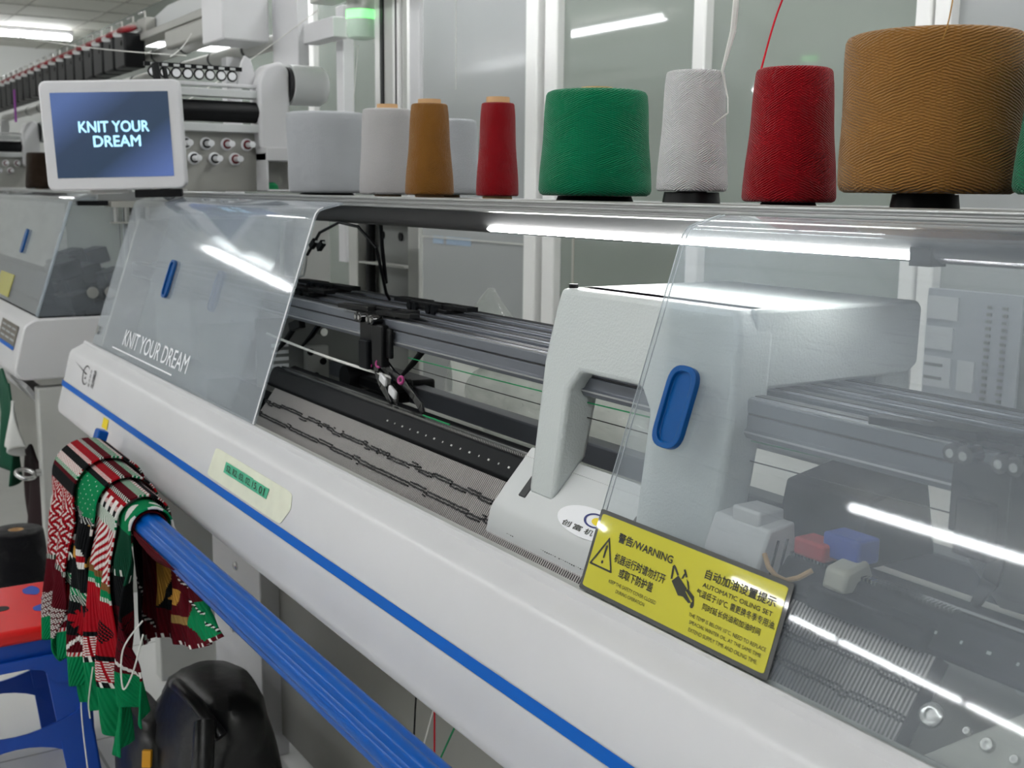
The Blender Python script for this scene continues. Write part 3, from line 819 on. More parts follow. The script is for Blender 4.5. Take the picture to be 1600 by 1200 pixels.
# tipping oil can with a drop
spoly([(0.478, 0.535), (0.503, 0.62), (0.560, 0.525), (0.557, 0.49), (0.598, 0.40), (0.585, 0.385), (0.552, 0.425), (0.527, 0.415)])
can = [(0.463, 0.69), (0.470, 0.71), (0.478, 0.70), (0.486, 0.655), (0.500, 0.625), (0.494, 0.61), (0.480, 0.645), (0.474, 0.675), (0.478, 0.55), (0.470, 0.56)]
spoly([(0.463, 0.69), (0.470, 0.715), (0.474, 0.675), (0.479, 0.56), (0.470, 0.55)]); spoly([(0.470, 0.715), (0.480, 0.70), (0.505, 0.63), (0.498, 0.61), (0.474, 0.678)])
spoly([(0.520, 0.70), (0.528, 0.715), (0.548, 0.645), (0.541, 0.63)]); spoly([(0.527, 0.665), (0.537, 0.675), (0.530, 0.61), (0.520, 0.60)])
spoly([(0.545, 0.62), (0.560, 0.60), (0.572, 0.53), (0.566, 0.52)]); spoly([(0.556, 0.50), (0.566, 0.53), (0.604, 0.475), (0.608, 0.43), (0.60, 0.425)])
spoly([(0.606, 0.455), (0.614, 0.385), (0.611, 0.355), (0.603, 0.345), (0.596, 0.36), (0.596, 0.39)])
sym.build('oil_can_pictogram', 'ink', SG, smooth=10)

# shelf on top with its light strip
SHB = MB()
SHB.prism([(0.930, 1.4355), (0.932, 1.4378), (0.945, 1.4378), (0.947, 1.4345), (1.36, 1.4345), (1.36, 1.417), (0.936, 1.417), (0.930, 1.419), (0.930, 1.4225), (0.9335, 1.4235), (0.9335, 1.4255),
           (0.930, 1.4265), (0.930, 1.4295), (0.9335, 1.4305), (0.9335, 1.4325), (0.930, 1.4335)], 'x', -3.36, MR)
SHB.build('cone_shelf', 'shelf_alu', KM, bevel=0.0006)
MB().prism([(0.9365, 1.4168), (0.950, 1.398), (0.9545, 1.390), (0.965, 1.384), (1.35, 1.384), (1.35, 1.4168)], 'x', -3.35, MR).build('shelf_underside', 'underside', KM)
LED = MB().prism([(0.9535, 1.3955), (0.9495, 1.3895), (0.956, 1.3865), (0.968, 1.3865), (0.968, 1.3955)], 'x', -1.575, -0.76).build('light_strip', 'led', KM)
LED['label'] = 'glowing white light strip under the shelf'
MB().box((-0.76, 0.948, 1.381), (-0.735, 0.972, 1.3995)).build('strip_end', 'black', KM)
# shelf supports and the hollow column at the back
MB().box((-3.355, 1.30, 0.0), (-3.28, 1.42, 1.384)).build('shelf_post', 'greyl', KM, bevel=0.004)
FC = MB().box((-3.545, 1.60, 0.0), (-3.475, 1.66, 1.384)).box((-3.115, 1.60, 0.0), (-3.045, 1.615, 1.384)).box((-3.48, 1.662, 0), (-3.165, 1.668, 1.384)).box((-3.48, 1.60, 1.355), (-3.05, 1.65, 1.384)).build('column', 'greyl', KM, bevel=0.003)
MB().box((-3.475, 1.655, 0.0), (-3.17, 1.661, 1.354)).build('column_back', 'dark_inner', FC)
MB().box((-3.475, 1.605, 1.213), (-3.15, 1.654, 1.219)).build('column_shelf', 'greyl', FC)
for x in (-3.395, -3.265):
    MB().cyl((x, 1.650, 1.305), (x, 1.6545, 1.305), 0.014, 14).build('cable_hole', 'black', FC)
MB().cyl((-3.44, 1.632, 0.4), (-3.44, 1.632, 1.35), 0.016, 10).build('cable_bundle', 'black', FC)
# uprights carrying the yarn frame
def post(x0, x1, y0, y1, z0, z1, m='white', name='frame_post'):
    return MB().box((x0, y0, z0), (x1, y1, z1)).build(name, m, KM, bevel=0.003)
post(-3.10, -3.04, 1.60, 1.615, 1.385, 2.06)
tr3 = post(-3.365, -3.18, 1.62, 1.635, 1.385, 2.06, 'greyl')
for x0, x1 in ((-3.355, -3.322), (-3.232, -3.218), (-3.205, -3.19)):
    MB().box((x0, 1.612, 1.385), (x1, 1.6205, 2.06)).build('profile_ridge', 'mullion', tr3)
for x0, x1 in ((-3.322, -3.306), (-3.218, -3.206)):
    MB().box((x0, 1.614, 1.385), (x1, 1.6205, 2.06)).build('profile_slot', 'raild', tr3)
post(-3.76, -3.70, 1.66, 1.70, 1.2, 2.06)
MB().box((-3.86, 1.58, 1.94), (-3.60, 1.64, 2.005)).build('frame_arm', 'white', KM, bevel=0.003)
post(-4.09, -3.85, 1.56, 1.60, 1.86, 2.16, 'white', 'frame_plate')
MB().box((-3.6, 1.5, 2.035), (-2.78, 1.58, 2.10)).build('frame_beam', 'greyl', KM, bevel=0.003)
MB().box((-3.03, 1.49, 2.0), (-2.86, 1.50, 2.07)).build('beam_plate', 'white', KM, bevel=0.002)
for x in (-3.10, -2.97, -3.34):
    MB().cyl((x, 1.47, 2.035), (x, 1.50, 2.035), 0.018, 14).build('tension_knob', 'black', KM)
lamp = MB().lathe((-3.425, 1.60, 1.915), [(0.03, 0), (0.042, 0.004), (0.048, 0.018), (0.048, 0.06)], 24).build('signal_lamp', 'lampglass', KM)
lamp['label'] = 'green lit signal lamp'
MB().lathe((-3.425, 1.60, 1.975), [(0.048, 0), (0.048, 0.026)], 24).build('green_band', 'greenlamp', lamp)
MB().lathe((-3.425, 1.60, 2.001), [(0.047, 0), (0.047, 0.034)], 24).build('lamp_neck', 'greyl', lamp)

# thread feeder at the shelf's left end
def feeder(parent, fx, s=1.0, detail=True):
    f = bpy.data.objects.new('thread_feeder', None); COL.objects.link(f); f.parent = parent; f.location = V(fx, 1.2, 1.45)-parent.location
    MB().cyl((fx, 0.95, 1.672), (fx, 1.24, 1.672), 0.031, 24).build('drive_roller', 'black', f)
    MB().prism(rounded([(1.237, 1.56), (1.335, 1.56), (1.335, 1.80), (1.31, 1.825), (1.26, 1.81), (1.237, 1.76)], 0.02), 'x', fx-0.05, fx+0.035).build('gear_case', 'white', f, bevel=0.01, bseg=3)
    MB().lathe((fx, 1.335, 1.760), [(0.052, 0), (0.052, 0.012)], 28, (0, 1, 0)).build('motor_gap', 'raild', f)
    MB().lathe((fx, 1.345, 1.760), [(0.060, 0), (0.060, 0.098), (0.050, 0.112), (0.0, 0.113)], 28, (0, 1, 0)).build('motor', 'plate', f)
    MB().box((fx-0.02, 0.95, 1.712), (fx+0.02, 1.25, 1.735)).build('top_bar', 'plate', f, bevel=0.002)
    MB().box((fx-0.01, 0.95, 1.742), (fx+0.015, 1.25, 1.752)).build('upper_bar', 'white', f, bevel=0.002)
    MB().box((fx-0.02, 0.95, 1.612), (fx+0.025, 1.25, 1.636)).build('lower_bar', 'plate', f, bevel=0.002)
    MB().box((fx-0.03, 0.93, 1.44), (fx-0.012, 1.345, 1.628)).build('side_plate', 'grey', f, bevel=0.002)
    for k in range(4):
        yv = 1.025+0.062*k
        for zz, yo in ((1.578, 0), (1.535, 0.024)):
            if zz < 1.56 and k == 3: continue
            wv = MB().lathe((fx-0.012, yv+yo, zz), [(0.017, 0), (0.019, 0.006), (0.012, 0.012), (0.008, 0.014), (0.008, 0.045), (0.0095, 0.05), (0.0095, 0.056), (0.0, 0.057)], 18, (1, 0, 0)).build('thread_wheel', 'sticker', f)
            MB().ring((fx+0.001, yv+yo, zz), (1, 0, 0), 0.0105, 0.003, 16, 6).build('wheel_groove', 'redcap' if k > 1 else 'raild', wv)
    if detail:
        MB().box((fx-0.01, 0.915, 1.790), (fx, 1.20, 1.802)).build('guide_bar', 'black', f)
        for k in range(8):
            yv = 0.94+0.033*k
            MB().ring((fx-0.005, yv, 1.775), (1, 0, 0), 0.0135, 0.0028, 18, 6).build('guide_eye', 'black', f)
            MB().cyl((fx-0.006, yv, 1.775), (fx-0.002, yv, 1.775), 0.0115, 14).build('ceramic_eye', 'sticker', f)
            MB().box((fx-0.008, yv-0.008, 1.792), (fx+0.002, yv+0.008, 1.799)).build('eye_clamp', 'plate', f)
        MB().prism([(1.19, 1.745), (1.26, 1.745), (1.235, 1.83), (1.215, 1.84), (1.205, 1.82)], 'x', fx-0.03, fx-0.02).build('bracket', 'white', f, bevel=0.003)
        tr = MB()
        tr.box((fx, 1.235, 1.44), (fx+0.09, 1.242, 1.555)); tr.box((fx, 1.343, 1.44), (fx+0.09, 1.35, 1.57)); tr.box((fx, 1.235, 1.44), (fx+0.09, 1.35, 1.447)); tr.box((fx, 1.235, 1.53), (fx+0.092, 1.35, 1.57))
        tr.build('lint_tray', 'white', f, bevel=0.003)
        MB().lathe((fx+0.05, 1.265, 1.4475), [(0.02, 0), (0.018, 0.012), (0.008, 0.02), (0, 0.021)], 14).build('lint_tuft', 'green_y', f)
    return f
feeder(KM, -3.40)
MB().tube([(-3.33, 0.925, 1.79), (-3.32, 0.93, 1.72), (-3.31, 0.945, 1.66), (-3.315, 0.95, 1.60), (-3.33, 0.94, 1.50), (-3.34, 0.94, 1.44)], 0.011, 8).build('cable_bundle', 'black', KM)
MB().tube([(-3.33, 0.95, 1.78), (-3.30, 0.96, 1.68), (-3.31, 0.955, 1.55), (-3.33, 0.95, 1.44)], 0.007, 8).build('cable_bundle', 'black', KM)

# inside at the left of the needle bed: side plate with louvres, blocks, dark parts
SP = MB().prism([(0.88, 1.0), (1.16, 1.0), (1.16, 1.155), (0.88, 1.165)], 'x', -2.458, -2.45).build('inner_side_plate', 'dark_inner', KM, bevel=0.002)
for k in range(4):
    MB().box((-2.4495, 0.915, 1.052+0.0155*k), (-2.448, 0.955, 1.060+0.0155*k)).build('louvre_slot', 'etched', SP)
MB().prism([(0.99, 1.0), (1.045, 1.0), (1.045, 1.098), (0.99, 1.10)], 'x', -2.449, -2.43).build('bearing_plate', 'greyl', SP, bevel=0.003)
for y, z in ((1.0, 1.085), (1.03, 1.062), (1.012, 1.03)):
    MB().cyl((-2.43, y, z), (-2.427, y, z), 0.008, 14).build('bolt_hole', 'black', SP)
MB().cyl((-2.449, 1.03, 1.13), (-2.42, 1.03, 1.13), 0.009, 14).build('stud', 'steel', SP)
MB().box((-2.20, 1.0, 1.03), (-2.02, 1.10, 1.075)).build('motor_block', 'black', KM, bevel=0.006)
MB().box((-2.10, 0.96, 1.06), (-1.98, 1.03, 1.085)).build('belt_guard', 'black', KM, bevel=0.006)
MB().cyl((-2.11, 0.94, 1.075), (-2.11, 1.0, 1.075), 0.026, 18).build('idler_wheel', 'black', KM)
MB().box((-2.30, 1.285, 0.30), (MR, 1.30, 0.96)).build('rear_panel', 'bright_white', KM, bevel=0.003)
g = MB(); nx_ = 60
for i in range(nx_+1):
    x = -2.30+(MR+2.30)*i/nx_
    for j in range(9):
        g.v.append(V(x, 1.29+0.006*math.sin(i*0.9+j*0.5)+0.004*math.sin(i*2.3), 0.955+0.145*j/8))
g.f = [(i*9+j, (i+1)*9+j, (i+1)*9+j+1, i*9+j+1) for i in range(nx_) for j in range(8)]
g.build('plastic_sheet', 'sheet', KM)
MB().prism([(0.745, 0.98), (1.29, 0.98), (1.29, 1.36), (0.872, 1.36)], 'x', -3.375, -3.36).build('end_plate', 'greyl', KM, bevel=0.003)
MB().box((-3.34, 0.90, 1.0), (-3.0, 1.2, 1.16)).build('control_box', 'white', KM, bevel=0.006)
MB().box((-2.95, 0.90, 1.0), (-2.62, 1.2, 1.10)).build('drive_cover', 'dark_inner', KM, bevel=0.006)
# bed floor plates so that nothing is open below the bed
MB().box((ML+0.03, 0.78, 0.955), (MR, 1.30, 0.972)).build('bed_tray', 'grey', KM)
# frame below
MB().box((-3.34, 0.86, 0.0), (-3.28, 1.30, 0.955)).build('end_frame', 'greyl', KM, bevel=0.004)
lf = MB().box((-3.04, 0.95, 0.0), (-2.665, 1.02, 0.955)).build('front_leg_panel', 'white', KM, bevel=0.004)
for x, z in ((-2.84, 0.47), (-2.875, 0.288), (-2.72, 0.36)):
    MB().lathe((x, 0.95, z), [(0.012, 0), (0.012, 0.005), (0.007, 0.008), (0, 0.0085)], 14, (0, -1, 0)).build('bolt', 'steel', lf)
MB().box((-2.665, 1.0, 0.06), (MR, 1.012, 0.955)).build('rear_sheet', 'grey', KM)
MB().prism([(0.70, 0.822), (0.76, 0.815), (0.79, 0.86), (0.79, 0.95), (0.71, 0.95)], 'x', ML+0.1, MR).build('take_down_cover', 'grey', KM, bevel=0.003)
MB().box((-2.5, 0.775, 0.772), (MR, 0.795, 0.79)).build('comb_rail', 'greyl', KM)

# start bar in front of the panel's lower edge: fluted blue rod
BY, BZ = 0.545, 0.822
fl = []
for i in range(64):
    t = 2*PI*i/64
    r = 0.0275*(1-0.15*abs(math.cos(3*t))**5)
    fl.append((BY+r*math.cos(t+0.3), BZ+r*math.sin(t+0.3)))
bar = MB().prism(fl, 'x', -2.70, MR).build('start_bar', 'bluebar', KM, smooth=25)
bar['label'] = 'fluted blue bar along the front'
bar_br = MB().obox((-2.675, 0.575, 0.855), (1, 0, 0), (0, 0.35, 1), (0, 1, -0.35), 0.018, 0.05, 0.012).build('bar_bracket', 'bluebar', KM, bevel=0.004)
MB().obox((-2.675, 0.64, 0.80), (1, 0, 0), (0, 1, 0.0), (0, 0, 1), 0.02, 0.08, 0.008).build('bar_bracket', 'blackm', KM, bevel=0.003)
MB().cyl((-2.74, 0.545, 0.822), (-2.70, 0.545, 0.822), 0.035, 20).build('bar_end', 'black', KM, bevel=0.004)
MB().lathe((-2.70, 0.56, 0.858), [(0.0, 0), (0.014, 0.003), (0.016, 0.012), (0.008, 0.022), (0, 0.023)], 14).build('push_knob', 'red_pl', KM)
# cables under the shelf at the left column
mb = MB()
MB().tube([(-2.34, 0.96, 1.31), (-2.27, 0.96, 1.36), (-2.17, 0.96, 1.384), (-2.08, 0.96, 1.378), (-2.02, 0.97, 1.34), (-2.04, 1.0, 1.25), (-2.06, 1.05, 1.18)], 0.0032, 8).build('shelf_cable', 'black', KM)
MB().tube([(-2.0, 0.97, 1.385), (-2.015, 0.98, 1.34), (-2.04, 1.0, 1.27)], 0.004, 8).build('shelf_cable', 'black', KM)
MB().tube([(-2.40, 0.96, 1.255), (-2.36, 0.96, 1.265), (-2.345, 0.96, 1.30), (-2.36, 0.96, 1.325), (-2.30, 0.96, 1.34), (-2.24, 0.96, 1.34)], 0.0025, 8).build('shelf_cable', 'greyl', KM)
for p in ((-2.305, 0.96, 1.335), (-2.265, 0.96, 1.333)):
    MB().obox(p, (1, 0, 0.6), (0, 1, 0), (-0.6, 0, 1), 0.014, 0.005, 0.006).build('plug', 'black', KM)

# ------------------------------------------------------------------ neighbouring machine on the left
KN = thing('knitting_machine', 'farther knitting machine standing beyond the white monitor and the red stool', 'knitting machine', (-5.8, 1.0, 0))
NX = -4.085
npn = front_panel(KN, -7.6, NX)
MB().slab([onp(-7.6, 0.385, 0.0025), onp(-4.18, 0.385, 0.0025), onp(-4.18, 0.47, 0.0025), onp(-7.6, 0.47, 0.0025)], PN*0.0006).build('blue_stripe', 'blue', npn)
lb_ = MB().slab([onp(-4.50, 0.47, 0.003), onp(-4.18, 0.47, 0.003), onp(-4.165, 0.92, 0.003), onp(-4.49, 0.92, 0.003)], PN*0.0006).build('brown_label', 'brownlabel', npn)
mb = MB()
for k in range(3):
    for j in range(3):
        mb.slab([onp(-4.465+0.095*j, 0.80-0.12*k, 0.004), onp(-4.39+0.095*j, 0.80-0.12*k, 0.004), onp(-4.39+0.095*j, 0.84-0.12*k, 0.004), onp(-4.465+0.095*j, 0.84-0.12*k, 0.004)], PN*0.0004)
mb.build('label_print', 'paper', npn)
MB().prism(rounded([(0.629, 0.836), (0.668, 0.989), (0.698, 1.008), (0.722, 1.0105), (1.28, 1.0105), (1.28, 0.806), (0.654, 0.806)], 0.012), 'x', NX-0.03, NX+0.004).build('end_cap', 'white', KN, bevel=0.006)
MB().box((-7.6, 0.74, 0.97), (NX-0.03, 1.28, 0.985)).build('bed_tray', 'blackm', KN)
ncv = MB().prism(cover_profile(0.0), 'x', -7.5, NX-0.05).build('safety_cover', 'cover', KN, smooth=30)
nsd = MB().prism([(0.7191, 1.0130), (0.8483, 1.3978), (0.8930, 1.4167), (1.0260, 1.4120), (1.0450, 1.0130)], 'x', NX-0.054, NX-0.05).build('side_window', 'cover', KN)
MB().tube([(NX-0.05, 0.719, 1.015), (NX-0.05, 0.848, 1.400)], 0.006, 8).build('cover_edge', 'coveredge', KN)
g = MB()
ro = rounded([(-4.735, 0.19), (-4.69, 0.19), (-4.69, 0.285), (-4.735, 0.285)], 0.02, 5)
g.slab([onc(x, s/0.4247, 0.001) for x, s in ro], CVN*0.008)
g.build('finger_grip', 'handle', KN, bevel=0.001)
MB().slab([onc(-5.03, 0.03, 0.001), onc(-4.73, 0.03, 0.001), onc(-4.73, 0.24, 0.001), onc(-5.03, 0.24, 0.001)], CVN*0.001).build('yellow_sign', 'yellow', KN)
MB().box((-7.6, 0.93, 1.402), (NX-0.02, 1.44, 1.4345)).build('cone_shelf', 'alu', KN, bevel=0.002)
MB().box((-7.6, 0.95, 1.384), (NX-0.02, 1.42, 1.402)).build('shelf_underside', 'grey', KN)
MB().box((NX-0.03, 0.86, 1.386), (NX-0.005, 0.96, 1.402)).build('hinge_block', 'black', KN)
MB().box((NX-0.07, 1.02, 0.98), (NX-0.055, 1.30, 1.40)).build('end_plate', 'white', KN, bevel=0.003)
sbk = MB().box((NX-0.05, 0.97, 1.38), (NX-0.01, 1.13, 1.40)).box((NX-0.05, 0.97, 1.325), (NX-0.01, 1.13, 1.33)).build('spring_bracket', 'grey', KN)
for k in range(4):
    MB().cyl((NX-0.03, 0.99+0.035*k, 1.33), (NX-0.03, 0.99+0.035*k, 1.38), 0.011, 14).build('spring', 'steel', sbk)
    MB().cyl((NX-0.03, 1.0+0.027*k, 1.13), (NX-0.03, 1.0+0.027*k, 1.325), 0.0012, 6).build('needle_wire', 'raild', sbk)
dk = MB()
for k in range(26):
    dk.obox((NX-0.12-random.random()*0.8, 0.86+random.random()*0.2, 1.01+random.random()*0.17), (1, 0.2, 0), (0, 1, 0.3), (0, -0.3, 1), 0.05, 0.04, 0.03)
dk.build('inner_mechanism', 'black', KN, bevel=0.006)
MB().box((-7.4, 0.86, 1.0), (NX-0.3, 0.92, 1.12)).build('needle_bed', 'blackm', KN)
for y in (0.90, 0.96):
    MB().cyl((NX-0.055, y, 1.09), (NX-0.03, y, 1.09), 0.02, 16).build('adjusting_knob', 'steel', KN)
for k in range(3):
    MB().cyl((NX-0.055, 0.97+0.03*k, 1.11), (NX-0.02, 0.97+0.03*k, 1.11), 0.012, 14).build('adjusting_knob', 'black', KN)
MB().box((NX-0.07, 0.70, 0.0), (NX-0.01, 1.30, 0.775)).build('end_frame', 'greyl', KN, bevel=0.006)
er = MB().ring((NX-0.03, 0.65, 0.48), (0.35, 0.2, 1), 0.030, 0.008, 24, 10).build('eye_bolt', 'steel', KN)
MB().cyl((NX-0.03, 0.683, 0.48), (NX-0.03, 0.702, 0.48), 0.012, 12).build('bolt_shank', 'steel', KN)
MB().box((-7.5, 1.0, 0.1), (NX-0.08, 1.01, 0.97)).build('rear_sheet', 'grey', KN)
MB().prism([(0.68, 0.76), (0.72, 0.70), (0.80, 0.68), (0.80, 0.70), (0.73, 0.715), (0.69, 0.77)], 'x', -7.4, NX-0.12).build('cloth_tray', 'white', KN)
MB().box((-7.4, 0.66, 0.03), (NX-0.08, 0.98, 0.10)).build('foot_beam', 'greyl', KN, bevel=0.004)
feeder(KN, -7.3, detail=False)

# overhead tension rack of that machine
RK = thing('yarn_tension_rack', 'long overhead rack of black tension units with dark red discs', 'yarn rack', (-6.8, 1.45, 2.0))
MB().box((-4.27, 1.36, 1.96), (-4.04, 1.53, 2.20)).build('end_box', 'white', RK, bevel=0.006)
for y, z in ((1.62, 1.985), (1.50, 2.03)):
    tb = MB().cyl((-10.2, y, z), (-4.15, y, z), 0.028, 16).build('thread_tube', 'greyl', RK)
    for k in range(12):
        x = -4.5-0.42*k
        MB().cyl((x, y, z), (x-0.02, y, z), 0.0305, 16).build('coupling', 'raild', tb)
MB().box((-10.2, 1.38, 2.07), (-4.27, 1.46, 2.10)).build('rack_beam', 'grey', RK, bevel=0.003)
MB().prism([(-5.5, 2.10), (-4.27, 2.05), (-4.27, 2.15), (-4.6, 2.20), (-5.0, 2.20), (-5.4, 2.15)], 'y', 1.45, 1.47).build('cover_plate', 'plate', RK, bevel=0.004)
MB().box((-4.75, 1.36, 1.99), (-4.27, 1.40, 2.06)).build('grey_arm', 'grey', RK, bevel=0.01)
for k in range(24):
    x = -5.25-0.2*k
    tu = MB().box((x-0.095, 1.31, 1.955), (x+0.075, 1.40, 2.10)).build('tension_unit', 'black', RK, bevel=0.01)
    MB().lathe((x, 1.345, 2.118), [(0.045, 0), (0.045, 0.006), (0.038, 0.011), (0.0, 0.012)], 18, (0.25, -0.35, 1)).build('red_disc', 'redcap', tu)
    MB().lathe((x, 1.345, 2.105), [(0.062, 0), (0.062, 0.008)], 18, (0.25, -0.35, 1)).build('disc_seat', 'plate', tu)
    MB().box((x-0.05, 1.40, 2.10), (x+0.08, 1.45, 2.17)).build('rear_case', 'grey', tu, bevel=0.006)
    MB().cyl((x+0.03, 1.325, 2.06), (x+0.03, 1.31, 2.06), 0.012, 10).build('tension_knob', 'steel', tu)
    MB().tube([(x-0.02, 1.43, 2.17), (x-0.06, 1.44, 2.21), (x-0.16, 1.44, 2.212)], 0.005, 6).build('wire_guide', 'steel', tu)
for x in (-4.6, -10.0):
    MB().box((x-0.03, 1.55, 1.4), (x+0.03, 1.61, 1.96)).build('rack_post', 'white', RK)

# ------------------------------------------------------------------ monitor
MC = V(-3.1057, 0.7482, 1.5804)
mu = V(0.4697, 0.8822, 0.033).normalized(); mv = V(0.0204, -0.0483, 0.9986); mv = (mv-mu*mv.dot(mu)).normalized(); mn = mu.cross(mv)
MO = thing('monitor', 'white framed monitor with blue screen reading KNIT YOUR DREAM', 'monitor', (-3.12, 0.78, 1.436))
def onm(a, b, off): return MC+mu*a+mv*b+mn*off
rr_ = rounded([(-0.176, -0.138), (0.176, -0.138), (0.176, 0.138), (-0.176, 0.138)], 0.022, 6)
MB().slab([onm(x, y, 0.0) for x, y in rr_], mn*-0.035).build('casing', 'white', MO, bevel=0.005, bseg=3)
sc = MB()
q = [(-0.148, -0.106), (0.147, -0.106), (0.147, 0.108), (-0.148, 0.108)]
sc.uv[0] = [(0, 0), (1, 0), (1, 1), (0, 1)]
sc.add([onm(x, y, 0.0012) for x, y in q], [(0, 1, 2, 3)])
SCR = sc.build('screen', 'screen', MO)
mb = MB()
text(mb, 'KNIT YOUR', onm(-0.083, 0.0085, 0.0022), mu, mv, 0.176, 0.027, 0.014)
text(mb, 'DREAM', onm(-0.049, -0.028, 0.0022), mu, mv, 0.118, 0.027, 0.014)
mb.build('screen_lettering', 'screentext', SCR)
MB().obox(onm(-0.03, -0.10, -0.055), mu, mv, mn, 0.05, 0.05, 0.02).build('mount', 'greyl', MO, bevel=0.004)
MB().tube([onm(-0.03, -0.09, -0.06), (-3.24, 0.86, 1.475), (-3.27, 0.94, 1.468), (-3.28, 0.962, 1.458), (-3.28, 0.965, 1.446)], 0.013, 12).build('arm', 'greyl', MO)
MB().cyl((-3.28, 0.965, 1.4382), (-3.28, 0.965, 1.446), 0.022, 20).build('foot', 'greyl', MO)
MB().obox(onm(0.10, -0.150, -0.02), mu, mv, mn, 0.06, 0.01, 0.014).build('cable_gland', 'black', MO, bevel=0.003)

# ------------------------------------------------------------------ yarn cones
YM = dict(green=yarn('green_yarn', (0, 112, 74)), red=yarn('red_yarn', (140, 2, 16)), tan=yarn('tan_yarn', (142, 100, 49), 0.9, 105.0), white=yarn('white_yarn', (214, 213, 214)),
          grey=yarn('pale_grey_yarn', (184, 187, 191)), brown=yarn('brown_yarn', (132, 88, 34)), warm=yarn('cream_white_yarn', (190, 188, 188)), black=yarn('black_yarn', (14, 14, 18)), dark=yarn('dark_brown_yarn', (44, 32, 22)))
SZ = 1.4350
def cone(x, y, zb, h, rb, rt, key, label, stand=0.0, tube_top=0.012, tilt=(0, 0), group='yarn cones on the shelf', base_z=SZ, tube_r=None):
    t = thing('yarn_cone', label, 'yarn cone', (x, y, base_z), group)
    ax = V(tilt[0], tilt[1], 1).normalized()
    c = V(x, y, zb)
    e = min(0.006, rb*0.07)
    prof = [(rb*0.45, -0.0)] + [(rb-e*1.2, 0.0), (rb-e*0.35, e*0.5), (rb, e*1.4)]
    for i in range(1, 12):
        f = i/12
        r = rb+(rt-rb)*f
        prof.append((r+0.0006*math.sin(f*9), e*1.4+(h-2.6*e)*f))
    prof += [(rt, h-e*1.2), (rt-e*0.4, h-e*0.4), (rt-e*1.3, h), (rt*0.30, h+0.0015)]
    MB().lathe(c, prof, 56, ax, cap=False).build('wound_yarn', YM[key], t, smooth=50)
    tr = tube_r or min(rt*0.42, 0.024)
    MB().lathe(c, [(tr*1.3, base_z-zb), (tr, h+tube_top), (tr*0.78, h+tube_top), (tr*0.7, h-0.02)], 32, ax, cap=False).build('cone_tube', 'tube_card' if key not in ('tan', 'white') else 'black', t)
    if stand:
        MB().lathe((x, y, base_z), [(0.0, 0), (stand, 0), (stand*0.94, (zb-base_z)*0.95), (0.0, (zb-base_z)*0.95)], 32).build('cone_stand', 'black', t)
    return t
cone(-2.786, 1.20, 1.440, 0.200, 0.096, 0.100, 'grey', 'big pale grey yarn cone, first on the shelf beside the monitor', tube_top=0.0, stand=0.07)  # shelf cones: centres and radii worked out from image pixels at chosen depths
cone(-2.232, 1.10, 1.440, 0.176, 0.060, 0.052, 'warm', 'narrow off-white yarn cone between the pale grey cone and the brown one', tube_top=0.010)
cone(-2.215, 1.23, 1.441, 0.158, 0.074, 0.066, 'grey', 'pale cone mostly hidden behind the narrow brown one', tube_top=0.0)
cone(-1.916, 1.03, 1.441, 0.165, 0.0455, 0.0335, 'brown', 'narrow brown yarn cone with cardboard tube showing', tube_top=0.008, tube_r=0.021)
cone(-1.736, 1.067, 1.441, 0.158, 0.0372, 0.0285, 'red', 'small slim red yarn cone between the brown and the green cones', tube_top=0.010, tube_r=0.020)
cone(-1.450, 1.067, 1.444, 0.156, 0.0865, 0.0770, 'green', 'wide green yarn cone in the middle of the shelf', tube_top=0.006, stand=0.06)
cone(-1.226, 1.067, 1.452, 0.160, 0.0485, 0.0395, 'white', 'bright white yarn cone on a black stand', tube_top=-0.004, stand=0.040)
cone(-1.044, 1.067, 1.440, 0.161, 0.0575, 0.0462, 'red', 'tall red yarn cone with a red thread rising, beside the tan cone', tube_top=-0.004, stand=0.035)
cone(-0.840, 1.067, 1.452, 0.167, 0.0935, 0.0930, 'tan', 'huge tan yarn cone on a black stand at the near end', tube_top=-0.004, stand=0.037, tilt=(0.0, 0.0))
cone(-0.655, 1.10, 1.452, 0.150, 0.085, 0.075, 'green', 'green yarn cone cut by the picture edge beyond the tan one', tube_top=0.006, stand=0.04)
cone(-6.0, 1.10, 1.438, 0.17, 0.075, 0.062, 'dark', 'dark brown yarn cone on the far machine, beside the monitor edge', tube_top=0.0, group=None)

def thread(label, pts, r, m, name='yarn_thread', group=None):
    P = [Vector(p) for p in pts]
    if len(P) > 2 and not isinstance(r, list):
        Q = []
        for i in range(len(P)-1):
            p0, p1, p2, p3 = P[max(i-1, 0)], P[i], P[i+1], P[min(i+2, len(P)-1)]
            for k in range(6):
                t = k/6
                Q.append(0.5*((2*p1)+(p2-p0)*t+(2*p0-5*p1+4*p2-p3)*t*t+(3*p1-p0-3*p2+p3)*t**3))
        P = Q+[P[-1]]
    o = MB().tube(P, r, 6).build(name, m)
    return tag(o, label, 'thread', group)
def pt(p, n=14, sag=0.0):
    a, b = V(*p[0]), V(*p[-1])
    return [a.lerp(b, i/n)+V(0, 0, -sag*math.sin(PI*i/n)) for i in range(n+1)]
thread('red thread running up from the tall red yarn cone', [(-1.085, 1.05, 1.60), (-1.075, 1.06, 1.66), (-1.055, 1.07, 1.73), (-1.04, 1.08, 1.85)], 0.0012, 'red_y')
thread('tan thread running up from the huge tan yarn cone', [(-0.80, 1.0, 1.575), (-0.775, 1.0, 1.615), (-0.79, 1.03, 1.70), (-0.80, 1.05, 1.82)], 0.0007, 'tan_y')
